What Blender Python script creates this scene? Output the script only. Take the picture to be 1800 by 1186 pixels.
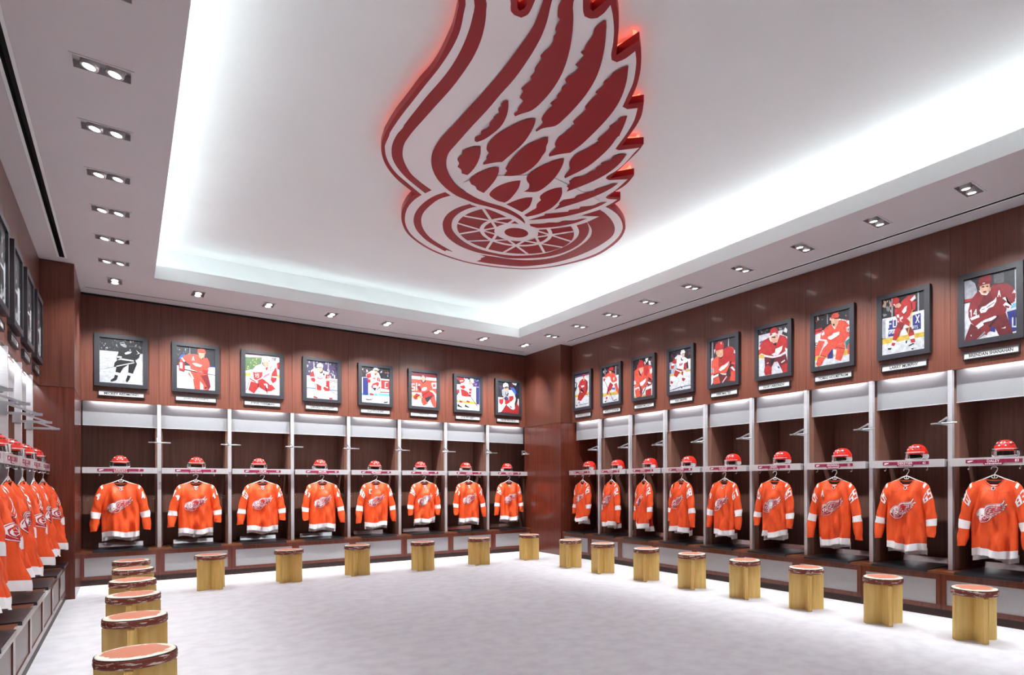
import bpy, math, random
from mathutils import Vector, Matrix
random.seed(7)
for o in list(bpy.data.objects): bpy.data.objects.remove(o)
C = bpy.context.scene.collection
SC = bpy.context.scene
pi = math.pi

# ------------------------------------------------------------------ camera, world, exposure
H, YB, XR, XL, ZC = 1.43, 11.77, 7.014, -0.833, 4.205      # eye height, three locker planes, soffit height
W = 0.914                                                   # stall pitch
cam = bpy.data.cameras.new('camera'); co = bpy.data.objects.new('camera', cam); C.objects.link(co)
cam.sensor_width = 36; cam.lens = 1086.9/1800*36
cam.shift_x = -189.23/1800; cam.shift_y = 256.34/1800
cam.clip_start = .05
co.matrix_world = Matrix.Translation((0, 0, H)) @ Matrix.Rotation(-.673, 4, 'Z') @ Matrix.Rotation(pi/2, 4, 'X') @ Matrix.Rotation(-.003, 4, 'Z')
SC.camera = co
w = bpy.data.worlds.new('world'); SC.world = w; w.use_nodes = True
w.node_tree.nodes['Background'].inputs[0].default_value = (.02, .02, .022, 1)
vs = SC.view_settings
vs.view_transform = 'Standard'; vs.look = 'None'; vs.gamma = 1; vs.use_curve_mapping = False
vs.exposure = 1.03
COVE, SPOT, LED = 4.1, 67.0, .7                            # W per metre of cove strip, W per spot head, W per stall strip

# ------------------------------------------------------------------ traced data
LOGO={
'sil':'-2.155,-3.099 -2.114,-2.979 -2.073,-2.82 -2.05,-2.665 -2.028,-2.464 -2.023,-2.269 -2.035,-2.109 -2.038,-1.833 -2.044,-1.541 -2.026,-1.193 -2.022,-1.175 -1.991,-0.999 -1.947,-0.866 -1.876,-0.717 -1.781,-0.575 -1.66,-0.441 -1.531,-0.335 -1.376,-0.227 -1.396,-0.11 -1.374,0.15 -1.319,0.4 -1.206,0.672 -1.064,0.899 -0.859,1.102 -0.607,1.266 -0.315,1.364 0.041,1.399 0.398,1.317 0.589,1.234 0.777,1.121 1.027,0.824 1.2,0.427 1.281,0.051 1.25,-0.333 1.169,-0.649 1.021,-0.935 0.87,-1.097 0.725,-1.206 0.569,-1.296 0.486,-1.321 0.487,-1.435 0.48,-1.508 0.44,-1.562 0.331,-1.499 0.311,-1.603 0.306,-1.816 0.248,-2.026 0.229,-2.054 0.089,-1.834 0.057,-1.99 0.008,-2.261 -0.028,-2.435 -0.067,-2.549 -0.21,-2.404 -0.269,-2.596 -0.313,-2.736 -0.376,-2.879 -0.482,-3.032 -0.565,-2.92 -0.641,-3.109 -0.739,-3.282 -0.85,-3.428 -0.918,-3.499 -0.982,-3.561 -1.012,-3.331 -1.113,-3.479 -1.198,-3.596 -1.266,-3.675 -1.338,-3.745 -1.37,-3.86 -1.402,-3.568 -1.433,-3.582 -1.475,-3.637 -1.62,-3.85 -1.8,-4.02 -1.98,-4.1 -1.9,-3.75 -1.794,-3.385 -1.777,-3.31 -1.792,-3.266 -1.816,-3.279 -1.853,-3.338 -2.05,-3.5 -2.4,-3.68 -2.83,-3.75 -2.62,-3.55 -2.36,-3.33',
'white':'-2.119,-3.128 -2.077,-3.008 -2.032,-2.853 -2.009,-2.712 -1.996,-2.538 -1.992,-2.353 -1.997,-2.13 -2.001,-1.863 -2.005,-1.571 -1.997,-1.263 -1.986,-1.203 -1.964,-1.021 -1.943,-0.954 -1.89,-0.825 -1.804,-0.682 -1.69,-0.549 -1.554,-0.439 -1.442,-0.351 -1.321,-0.256 -1.341,-0.075 -1.329,0.155 -1.272,0.407 -1.176,0.649 -1.033,0.875 -0.841,1.061 -0.589,1.223 -0.298,1.319 0.019,1.352 0.373,1.269 0.566,1.192 0.756,1.083 0.999,0.779 1.157,0.365 1.225,-0.025 1.196,-0.347 1.118,-0.661 0.994,-0.914 0.846,-1.079 0.701,-1.188 0.561,-1.248 0.448,-1.275 0.452,-1.387 0.445,-1.5 0.368,-1.451 0.313,-1.454 0.298,-1.518 0.292,-1.661 0.254,-1.879 0.244,-1.933 0.103,-1.795 0.05,-1.804 0.032,-1.856 0.037,-2.006 0.008,-2.201 -0.042,-2.396 -0.055,-2.47 -0.178,-2.317 -0.22,-2.312 -0.242,-2.378 -0.292,-2.552 -0.348,-2.709 -0.39,-2.803 -0.469,-2.935 -0.528,-2.868 -0.583,-2.871 -0.599,-2.909 -0.656,-3.04 -0.711,-3.164 -0.785,-3.281 -0.855,-3.375 -0.93,-3.454 -0.938,-3.342 -0.962,-3.275 -1.008,-3.27 -1.05,-3.317 -1.112,-3.421 -1.191,-3.532 -1.284,-3.635 -1.343,-3.689 -1.334,-3.608 -1.343,-3.541 -1.377,-3.508 -1.421,-3.5 -1.452,-3.528 -1.511,-3.608 -1.64,-3.8 -1.78,-3.93 -1.89,-3.99 -1.83,-3.72 -1.758,-3.413 -1.741,-3.339 -1.733,-3.273 -1.753,-3.221 -1.802,-3.212 -1.841,-3.233 -1.887,-3.311 -2.08,-3.47 -2.38,-3.62 -2.66,-3.68 -2.5,-3.52 -2.3,-3.34',
'band2':'-2.074,-3.163 -2.017,-3.015 -1.977,-2.854 -1.946,-2.671 -1.927,-2.462 -1.925,-2.258 -1.935,-2.021 -1.939,-1.75 -1.939,-1.47 -1.933,-1.41 -1.938,-1.279 -1.921,-1.109 -1.887,-0.971 -1.824,-0.818 -1.728,-0.679 -1.607,-0.549 -1.478,-0.447 -1.307,-0.322 -1.28,-0.432 -1.425,-0.523 -1.575,-0.64 -1.681,-0.779 -1.753,-0.903 -1.803,-1.037 -1.834,-1.177 -1.842,-1.33 -1.843,-1.432 -1.836,-1.662 -1.828,-1.949 -1.82,-2.214 -1.828,-2.491 -1.845,-2.688 -1.88,-2.873 -1.925,-3.021 -1.975,-3.141 -2.012,-3.212 -2.16,-3.33 -2.42,-3.5 -2.26,-3.33',
'band3':'-1.72,-3.444 -1.689,-3.341 -1.654,-3.207 -1.637,-3.05 -1.621,-2.85 -1.609,-2.647 -1.603,-2.367 -1.604,-2.045 -1.604,-1.689 -1.607,-1.716 -1.607,-1.463 -1.582,-1.239 -1.537,-1.073 -1.466,-0.917 -1.353,-0.749 -1.195,-0.599 -1.023,-0.497 -0.92,-0.475 -0.78,-0.449 -0.633,-0.464 -0.475,-0.465 -0.297,-0.436 -0.167,-0.384 -0.056,-0.318 -0.108,-0.386 -0.18,-0.452 -0.267,-0.502 -0.398,-0.547 -0.528,-0.566 -0.665,-0.559 -0.785,-0.571 -0.913,-0.612 -1.08,-0.69 -1.22,-0.82 -1.339,-0.986 -1.411,-1.143 -1.448,-1.288 -1.455,-1.449 -1.461,-1.655 -1.461,-1.601 -1.466,-1.865 -1.469,-2.161 -1.48,-2.399 -1.486,-2.641 -1.514,-2.903 -1.553,-3.132 -1.602,-3.304 -1.673,-3.48 -1.72,-3.62 -1.8,-3.8 -1.77,-3.6',
'ringseg':'-1.144,-0.477 -1.199,-0.333 -1.231,-0.123 -1.227,0.116 -1.188,0.341 -1.111,0.551 -0.993,0.744 -0.8,0.949 -0.615,1.074 -0.454,1.164 -0.459,1.11 -0.366,1.118 -0.601,0.98 -0.793,0.839 -0.966,0.625 -1.082,0.391 -1.139,0.173 -1.15,-0.067 -1.133,-0.278 -1.069,-0.442',
'tread':'0.056,1.247 0.228,1.22 0.483,1.131 0.526,1.117 0.706,0.996 0.93,0.67 1.046,0.327 1.089,-0.036 1.079,-0.392 1.018,-0.685 0.893,-0.883 0.729,-1.032 0.554,-1.136 0.442,-1.175 0.399,-1.036 0.336,-0.909 0.529,-1.022 0.508,-0.822 0.689,-0.674 0.815,-0.474 0.883,-0.211 0.901,0.112 0.838,0.459 0.653,0.728 0.431,0.871 0.198,0.93 -0.023,0.984 0.07,1 0.05,1.114 0.076,1.156',
'rim':'-0.694,-0.385 -0.808,-0.384 -0.873,-0.224 -0.903,-0.013 -0.88,0.188 -0.821,0.369 -0.689,0.605 -0.514,0.777 -0.307,0.888 -0.068,0.93 0.176,0.887 0.331,0.869 0.477,0.773 0.729,0.515 0.845,0.214 0.855,-0.134 0.777,-0.444 0.665,-0.655 0.539,-0.791 0.485,-0.795 0.465,-0.664 0.61,-0.515 0.699,-0.332 0.739,-0.098 0.715,0.201 0.611,0.487 0.402,0.71 0.247,0.784 0.17,0.802 -0.068,0.814 -0.301,0.745 -0.502,0.61 -0.662,0.436 -0.749,0.266 -0.801,0.08 -0.802,-0.135 -0.749,-0.322',
'overlay':'-0.849,-0.434 -0.796,-0.386 -0.701,-0.38 -0.6,-0.398 -0.473,-0.383 -0.32,-0.341 -0.199,-0.304 -0.096,-0.258 0.001,-0.241 0.137,-0.253 0.161,-0.254 0.256,-0.356 0.431,-0.608 0.504,-0.767 0.534,-1.036 0.339,-0.896 0.433,-1.186 0.3,-1.366 -0.082,-1.44 -0.437,-1.503 -0.938,-1.109 -1.085,-0.825',
'f1':'-1.411,-2.353 -1.386,-2.356 -1.342,-2.274 -1.292,-2.14 -1.263,-1.979 -1.268,-1.841 -1.287,-1.706 -1.32,-1.624 -1.343,-1.632 -1.365,-1.685 -1.347,-1.759 -1.364,-1.814 -1.34,-1.909 -1.364,-1.974 -1.364,-2.056 -1.376,-2.07 -1.37,-2.157 -1.398,-2.205 -1.396,-2.249 -1.414,-2.284',
'f2':'-1.255,-1.571 -1.201,-1.458 -1.147,-1.274 -1.123,-1.102 -1.124,-0.997 -1.183,-0.993 -1.222,-1.061 -1.273,-1.092 -1.288,-1.163 -1.334,-1.23 -1.335,-1.331 -1.36,-1.398 -1.328,-1.488 -1.295,-1.541',
'f3':'-1.079,-2.281 -1.045,-2.207 -1.002,-2.051 -0.969,-1.855 -0.966,-1.665 -0.966,-1.452 -1.014,-1.402 -1.085,-1.295 -1.099,-1.301 -1.106,-1.399 -1.13,-1.437 -1.136,-1.521 -1.185,-1.558 -1.215,-1.629 -1.232,-1.75 -1.227,-1.873 -1.199,-2.02 -1.162,-2.161 -1.118,-2.25',
'f4':'-0.94,-1.331 -0.9,-1.253 -0.853,-1.088 -0.828,-0.909 -0.815,-0.74 -0.905,-0.767 -0.954,-0.824 -1.005,-0.838 -1.063,-0.917 -1.062,-1.051 -1.032,-1.186 -0.989,-1.292',
'f5':'-0.839,-2.1 -0.798,-2.031 -0.776,-1.966 -0.735,-1.891 -0.715,-1.797 -0.688,-1.682 -0.674,-1.528 -0.695,-1.352 -0.75,-1.271 -0.82,-1.216 -0.84,-1.325 -0.878,-1.356 -0.911,-1.506 -0.931,-1.714 -0.923,-1.881 -0.89,-1.999 -0.861,-2.087',
'f6':'-0.636,-1.233 -0.577,-1.093 -0.539,-0.928 -0.516,-0.756 -0.526,-0.674 -0.612,-0.666 -0.719,-0.714 -0.755,-0.758 -0.771,-0.885 -0.752,-1.023 -0.699,-1.157',
'f7':'-0.521,-1.882 -0.485,-1.819 -0.436,-1.692 -0.387,-1.507 -0.362,-1.317 -0.367,-1.148 -0.404,-1.091 -0.484,-1.042 -0.48,-1.128 -0.529,-1.226 -0.563,-1.251 -0.617,-1.325 -0.635,-1.462 -0.621,-1.607 -0.587,-1.75 -0.552,-1.835',
'f8':'-0.342,-0.977 -0.301,-0.893 -0.249,-0.735 -0.249,-0.577 -0.487,-0.649 -0.448,-0.816 -0.399,-0.924',
'f9':'-0.213,-1.372 -0.133,-1.254 -0.064,-1.08 -0.035,-0.863 -0.071,-0.645 -0.14,-0.504 -0.186,-0.525 -0.176,-0.71 -0.173,-0.774 -0.217,-0.861 -0.234,-0.985 -0.269,-1.015 -0.295,-1.071 -0.295,-1.2 -0.258,-1.318',
'f10':'-1.628,-3.516 -1.577,-3.403 -1.545,-3.382 -1.523,-3.291 -1.498,-3.261 -1.492,-3.223 -1.472,-3.181 -1.457,-3.118 -1.462,-2.991 -1.434,-2.966 -1.421,-2.846 -1.4,-2.803 -1.398,-2.736 -1.372,-2.713 -1.384,-2.569 -1.354,-2.545 -1.336,-2.456 -1.287,-2.436 -1.274,-2.316 -1.258,-2.277 -1.265,-2.23 -1.239,-2.204 -1.214,-2.27 -1.169,-2.367 -1.163,-2.524 -1.184,-2.735 -1.233,-2.944 -1.305,-3.131 -1.391,-3.303 -1.475,-3.444 -1.56,-3.569 -1.62,-3.76',
'f11':'-1.291,-3.57 -1.253,-3.525 -1.152,-3.374 -1.05,-3.189 -0.981,-3.021 -0.93,-2.824 -0.899,-2.612 -0.885,-2.433 -0.888,-2.299 -0.954,-2.202 -0.974,-2.117 -0.988,-2.129 -1,-2.267 -1.039,-2.312 -1.065,-2.439 -1.065,-2.531 -1.097,-2.546 -1.09,-2.64 -1.106,-2.666 -1.117,-2.751 -1.134,-2.784 -1.128,-2.843 -1.166,-2.875 -1.168,-2.927 -1.156,-2.988 -1.162,-3.059 -1.201,-3.069 -1.202,-3.133 -1.206,-3.194 -1.249,-3.207 -1.243,-3.242 -1.26,-3.289 -1.282,-3.403 -1.307,-3.454 -1.309,-3.508 -1.303,-3.553',
'f12':'-0.877,-3.309 -0.777,-3.165 -0.682,-2.981 -0.618,-2.792 -0.574,-2.569 -0.545,-2.338 -0.531,-2.177 -0.532,-2.01 -0.595,-1.932 -0.655,-1.827 -0.675,-1.854 -0.692,-1.996 -0.732,-2.047 -0.768,-2.177 -0.76,-2.204 -0.766,-2.418 -0.798,-2.448 -0.813,-2.659 -0.84,-2.689 -0.865,-2.894 -0.885,-2.898 -0.889,-3.005 -0.912,-3.05 -0.906,-3.116 -0.918,-3.176 -0.902,-3.256',
'f13':'-0.479,-2.808 -0.425,-2.709 -0.341,-2.523 -0.346,-2.509 -0.297,-2.334 -0.265,-2.134 -0.25,-1.906 -0.271,-1.715 -0.299,-1.562 -0.324,-1.592 -0.365,-1.753 -0.411,-1.81 -0.455,-1.896 -0.472,-2.029 -0.448,-2.161 -0.431,-2.337 -0.463,-2.351 -0.478,-2.532 -0.485,-2.572 -0.506,-2.59 -0.497,-2.686 -0.513,-2.738 -0.497,-2.783',
'f14':'-0.087,-2.318 -0.04,-2.163 -0.013,-1.967 -0.021,-1.764 -0.053,-1.585 -0.119,-1.327 -0.148,-1.406 -0.187,-1.428 -0.191,-1.494 -0.227,-1.535 -0.22,-1.641 -0.174,-1.71 -0.163,-1.849 -0.148,-1.893 -0.167,-1.94 -0.157,-2.01 -0.183,-2.035 -0.147,-2.139 -0.163,-2.2 -0.138,-2.286',
'f15':'0.205,-1.813 0.214,-1.672 0.194,-1.474 0.14,-1.24 0.079,-1.054 0.013,-0.867 -0.008,-1.006 -0.033,-1.045 -0.042,-1.136 0.031,-1.251 0.021,-1.338 0.11,-1.518 0.096,-1.561 0.136,-1.664 0.165,-1.757',
'f16':'0.376,-1.394 0.367,-1.24 0.305,-1.005 0.198,-0.77 0.054,-0.582 -0.075,-0.436 0.005,-0.662 -0.012,-0.704 0.17,-0.919 0.157,-0.964 0.226,-1.068 0.21,-1.116 0.304,-1.23 0.322,-1.325',
'f17':'0.45,-0.902 0.414,-0.717 0.321,-0.527 0.224,-0.395 0.12,-0.299 0.031,-0.3 -0.007,-0.34 0.113,-0.457 0.158,-0.529 0.241,-0.594 0.261,-0.674 0.362,-0.766 0.407,-0.86'}
PRINTS={
'b1':'i0,999 999,999 999,0 0,0;c0,999 999,999 998,716 0,708;u409,806 401,812 400,814 403,836 417,823;u935,850 910,838 913,894 936,885 936,882;u837,999 821,994 810,994 791,999 806,999;g568,840 528,839 525,838 541,884 545,897;l405,915 368,954 370,957 374,959 379,963;g364,769 341,744 333,773 334,782 365,780;u157,743 144,722 142,725 122,749 122,750;l116,822 99,805 87,810 101,840 102,846;g559,985 551,976 552,980 544,972 538,976;u38,735 34,749 29,774 32,780 65,769;l776,954 764,977 770,996 784,999 796,994;l899,956 897,970 916,977 921,973 918,971;g149,774 135,759 123,759 149,787 147,782;h254,780 213,771 216,799 224,806 238,806;h595,833 571,799 553,823 577,862 594,850;u20,874 19,874 15,903 27,901 28,897;g394,941 380,920 364,929 356,984 385,983;l470,898 469,901 459,904 461,918 476,922;l515,818 515,813 500,804 499,807 499,829;h292,886 284,891 302,918 304,917 313,901;u344,947 336,963 347,980 352,984 362,974;g886,921 854,887 842,906 841,937 876,946;g283,942 249,928 252,937 262,970 271,967;l325,752 324,754 325,757 326,759 353,790;u953,818 912,849 922,863 927,863 947,867;l827,855 821,849 814,885 849,893 849,885;u848,869 830,879 814,898 860,923 857,922;l139,846 138,844 121,851 118,873 138,878;l567,758 547,749 539,802 551,801 558,810;h76,843 42,857 43,863 38,867 61,898;g291,832 288,839 291,847 318,879 327,873;g453,791 438,790 432,810 441,824 455,823;l733,945 726,943 713,961 726,977 739,973;u610,969 609,967 606,962 595,969 615,980;h602,924 573,912 582,965 588,962 599,949;u845,887 847,885 838,871 833,925 846,902;l713,932 694,948 693,992 698,999 723,989;g432,942 399,924 406,967 417,963 429,960;u317,848 311,847 308,850 307,884 307,879;l186,755 132,762 137,778 179,797 190,777;h990,999 985,999 955,999 959,999 982,999;u403,858 398,838 395,831 372,824 374,887;g184,857 182,852 161,857 159,866 163,867;u587,941 559,992 594,999 592,998 601,997;u778,974 770,963 747,967 750,984 762,994;g549,804 549,799 532,807 533,811 532,814;h673,855 999,852 999,869 675,871;l0,531 996,581 997,588 0,538;l0,239 994,251 995,256 0,244;k439,805 537,835 650,826 764,824 865,779 944,717 907,618 850,571 792,539 621,523 494,539 480,578 396,517 382,583 424,682;k467,882 488,952 566,981 622,939 629,878 565,831 509,839;l478,924 559,949 582,901 622,864 608,822 544,829 474,869;k481,911 566,933 565,906 488,891;k494,539 821,555 861,476 762,242 652,261 663,445 536,353 466,232 357,250 382,367 319,362 340,458 396,517;w491,569 785,549 785,521 491,536;w396,611 501,614 508,584 396,571;w836,789 937,719 839,687 893,719;w378,370 800,490 796,508 374,388;g91,291 385,377 384,385 89,299;w357,250 466,236 437,176 354,190;k243,61 326,120 347,189 416,174 388,85 257,32;w652,261 762,242 734,185 646,206;k592,73 641,199 712,191 677,106 634,46;w572,696 650,737 743,739 693,693 593,664;w686,761 699,803 716,761',
'b2':'i0,999 999,999 999,0 0,0;g0,999 999,999 999,582 0,533;n819,606 999,609 999,568 819,559;u236,934 234,929 213,926 200,946 215,972;g109,778 110,778 109,774 100,769 84,797;h75,799 62,811 72,815 63,840 107,849;h25,759 14,770 38,816 39,811 70,791;h32,816 4,799 4,816 6,828 8,832;u229,831 212,884 216,875 225,876 227,871;u300,804 293,809 291,816 287,834 317,857;g275,911 267,900 259,927 271,925 278,917;g44,877 41,866 16,852 10,869 39,902;g377,827 355,840 364,871 372,872 372,870;h26,892 12,897 0,910 8,956 42,951;g357,810 344,794 320,806 349,867 351,851;u241,915 229,899 206,903 201,940 242,924;h188,828 157,838 177,868 180,874 184,872;u85,904 80,896 73,886 41,911 83,932;g222,938 213,931 196,932 195,958 198,964;g38,863 28,856 19,864 27,889 42,883;u261,935 259,940 251,952 268,968 278,966;h441,948 459,950 462,951 463,941 468,942;g307,852 296,846 293,844 286,876 293,903;b43,683 115,797 216,820 172,722;l329,996 329,828 341,829 341,997;o158,748 245,810 405,839 537,838 670,756 789,781 849,677 856,555 804,442 729,408 611,439 493,415 346,483 332,576 216,646 72,619 86,687;r43,603 187,643 209,444 187,389 57,418;w108,716 144,726 216,646 180,629;w72,606 144,613 144,465 79,473;o376,419 611,425 804,387 849,228 879,93 819,0 685,11 685,119 596,207 596,4 456,7 419,220 296,345 303,412;d611,344 804,374 841,241 879,93 819,0 729,164;w303,412 354,403 441,249 405,233;w317,481 522,431 522,411 346,443;k193,442 511,406 516,425 197,460;k665,398 999,371 999,382 667,409;r655,429 670,485 804,469 804,415 729,401;w804,523 849,555 834,485;s559,881 729,891 707,773 633,732 574,774;k566,814 633,732 714,814 670,742 625,725;o530,891 544,967 633,996 729,979 752,893 729,857 714,903 566,888 544,839;w398,616 493,631 655,592 611,547 478,556;w404,678 430,783 414,785 388,679;w411,781 437,681 453,685 427,786;w402,709 439,712 439,727 402,724;k729,69 774,79 766,31 729,28',
'b3':'w0,999 999,999 999,0 0,0;p0,999 545,999 545,984 0,965;m0,903 481,935 464,779 230,617 0,561;y271,721 271,718 253,697 231,707 228,736;m200,736 179,722 165,742 162,762 192,789;m263,784 233,822 243,833 246,840 256,841;y158,736 157,743 141,775 157,796 160,796;m283,879 280,877 266,914 273,918 294,898;m181,647 182,645 140,667 130,713 137,730;y229,844 225,828 209,827 192,861 233,850;y82,649 71,642 64,685 85,694 91,683;y320,845 309,878 320,902 323,913 341,911;m25,608 19,610 9,626 2,648 46,673;y369,896 360,901 363,906 363,912 382,932;y84,600 56,609 51,645 56,646 52,648;m323,667 286,671 283,731 305,744 307,749;m58,870 50,858 29,839 21,844 21,889;m398,722 372,710 371,755 370,775 405,782;m55,718 36,817 63,830 81,808 81,800;y245,796 252,805 257,811 255,809 319,791;y302,746 300,753 306,767 341,777 348,780;y0,503 161,517 138,433 0,425;y931,532 997,537 996,459 930,453;i0,419 999,459 999,0 0,0;w200,573 292,706 496,782 639,683 768,681 866,705 783,498 701,435 541,352 447,414 307,416 169,337 123,401;r215,560 276,538 495,571 494,474 447,414 322,349 245,370;w287,480 310,504 299,512 276,488;w294,508 293,417 308,418 309,509;w385,473 334,471 334,458 385,460;w346,461 346,511 331,510 331,460;w334,499 385,501 386,515 335,513;w373,511 373,420 388,421 388,513;w385,432 334,430 334,416 384,418;r767,553 900,737 939,511 896,365 797,301 733,381;r917,824 999,863 999,660 932,682;w766,482 930,489 921,452 782,455;r353,351 494,404 636,317 700,266 845,177 763,102 602,78 368,187;r153,308 368,270 383,174 244,8 85,86;r108,400 306,306 291,284 123,361;r110,338 17,80 31,77 124,335;w524,267 604,287 699,196 635,163;r635,233 764,270 877,165 763,116 666,110;k559,231 625,29 646,36 581,238;k368,270 391,257 375,187 344,171;s512,840 688,837 671,729 607,687 527,729;k496,838 527,729 607,687 512,741 480,780;w480,822 513,960 609,999 706,974 737,863 672,828 528,855;k512,889 544,888 544,871 512,871;k672,871 713,872 705,853 672,854;r575,677 671,714 614,603;r784,725 731,720 731,706 784,711;r728,717 727,624 743,625 744,718;r730,621 784,626 784,640 730,635;p494,418 574,508 718,563 686,504 541,422;k767,936 806,939 806,949 767,946;k781,945 780,876 792,877 792,946;k824,879 825,949 813,947 813,878;k857,882 857,951 846,950 845,881;k815,908 854,911 855,921 815,918;k904,957 865,954 864,944 904,947;k862,951 861,882 873,883 874,953;k864,880 903,883 904,894 864,890;k864,912 897,915 897,925 864,922',
'b4':'i0,999 999,999 999,0 0,0;v0,999 999,999 998,564 0,596;k999,817 964,757 955,774 941,849 999,825;k991,846 968,812 967,831 916,891 976,906;v411,707 398,701 373,701 362,717 374,739;k912,871 909,886 903,937 966,958 974,940;k491,956 489,963 505,976 514,994 547,996;l421,740 415,725 402,718 394,710 409,766;v928,642 928,638 919,629 908,619 891,649;v612,763 601,774 582,775 630,851 667,842;v81,582 74,579 70,661 69,663 128,626;w409,585 400,570 397,572 390,570 387,573;w331,586 315,590 312,590 348,619 352,615;k65,906 0,927 1,940 66,929 63,926;l459,623 438,592 402,615 399,639 449,670;s335,781 325,761 306,762 302,769 330,796;k860,948 832,919 809,931 814,930 820,989;k666,600 615,579 603,638 680,635 681,630;s655,961 648,959 618,958 606,989 640,999;k499,590 496,597 490,604 507,629 542,633;w343,951 334,947 320,973 329,993 348,975;l471,701 442,706 439,726 433,749 441,759;w303,781 258,754 251,756 243,751 243,851;l825,711 833,692 823,684 742,702 829,725;w688,780 661,767 679,819 684,822 692,799;k419,869 369,864 343,894 360,925 376,949;v912,900 869,958 883,970 885,965 928,933;k405,726 387,705 382,710 363,764 408,746;w927,572 897,586 880,645 901,668 924,665;k284,701 299,762 317,756 338,743 350,727;l724,702 727,698 738,714 735,699 740,698;k931,769 883,755 860,792 881,811 884,818;s496,739 441,794 464,809 477,817 502,769;l91,522 86,529 55,582 107,582 115,565;w330,599 333,593 308,579 287,601 297,615;v720,783 686,784 687,799 699,813 710,823;v153,700 153,695 115,685 108,697 127,727;k696,881 693,888 684,923 688,914 701,905;k115,695 95,679 64,723 84,744 126,735;l111,929 91,927 79,925 56,941 81,994;w711,914 685,896 674,973 679,984 685,981;l348,670 338,677 323,692 356,730 373,729;w112,641 105,658 151,690 151,691 170,667;s741,726 679,708 706,809 736,790 754,763;s353,699 366,700 362,696 351,696 268,685;v733,966 698,953 701,999 714,999 719,999;w35,808 20,801 8,871 40,872 57,854;l73,553 49,521 12,528 0,544 78,574;w101,525 81,576 84,581 80,593 95,594;w748,928 740,939 741,939 777,969 791,961;l819,631 826,681 831,692 849,709 900,675;k525,795 501,793 499,852 524,857 524,844;w643,938 641,930 605,954 602,955 610,966;w88,695 85,679 70,680 69,734 98,714;w950,998 944,996 940,999 940,999 993,999;k306,873 232,835 229,844 290,896 296,898;v381,568 364,571 358,559 322,581 363,641;w225,680 216,727 246,759 247,762 258,756;v163,734 159,730 154,768 162,765 171,754;l882,740 864,716 834,793 863,785 875,776;l496,745 425,735 485,794 488,802 497,779;v412,667 410,665 403,651 393,643 368,699;s797,607 781,571 771,560 754,553 744,674;k280,570 286,615 309,618 304,629 368,590;w409,694 382,720 379,781 440,798 452,790;v649,830 586,828 609,894 615,897 641,877;s189,712 186,702 180,709 179,760 203,741;l633,966 620,967 615,999 668,999 664,999;k77,952 67,952 66,966 73,970 69,975;k491,802 460,803 452,816 497,844 501,837;v728,987 702,958 686,999 731,999 738,997;s628,595 615,592 581,633 651,678 669,658;l207,999 225,752 261,757 243,999;l673,993 691,668 728,672 711,997;w0,596 998,564 996,233 0,221;r717,500 999,499 999,519 719,519;n719,461 999,461 999,474 721,475;b0,249 282,254 284,279 0,273;b714,244 999,242 999,266 717,269;h806,385 763,382 763,372 806,375;h761,379 761,310 773,311 773,380;h763,309 806,312 806,322 763,319;h859,388 816,385 816,375 859,378;h813,383 813,314 826,315 826,384;h816,312 858,315 858,325 816,322;h877,317 897,388 885,389 865,319;h883,387 902,319 914,322 895,390;h876,338 904,340 904,351 876,349;i0,221 999,234 999,0 0,0;w127,727 226,789 374,815 524,760 675,731 725,543 624,481 523,406 440,413 324,459 258,576 143,661;r103,658 209,734 258,576 176,542 103,564;r127,539 242,561 291,457 225,431 143,459;w119,565 250,575 250,548 127,532;r624,672 734,654 742,572 591,533;w666,605 682,621 674,626 658,610;w671,624 671,564 681,565 681,625;w711,609 728,625 720,630 703,614;w716,627 716,567 727,568 727,628;w599,548 742,552 734,510 607,507;r624,495 734,503 742,326 750,244 657,197 590,206 523,297 624,372;r308,404 473,334 465,218 324,229;w249,409 276,185 325,192 298,417;r246,402 280,194 296,197 262,405;w225,196 473,226 724,215 826,195 834,45 724,24 623,154 357,15 225,48;i456,157 623,154 657,20 423,19;r225,68 357,29 324,7 209,20;r724,45 834,52 834,11 724,8;w259,461 674,293 690,315 274,483;r268,493 506,385 514,394 275,502;k735,248 999,132 999,140 741,256;s358,827 507,840 516,759 457,707 391,735;k391,735 457,707 524,773 507,690 440,678;w316,851 341,921 441,957 524,917 524,841 441,855 341,833;k524,678 557,701 582,628 524,637;p324,581 424,548 574,586 457,523 341,528',
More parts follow.
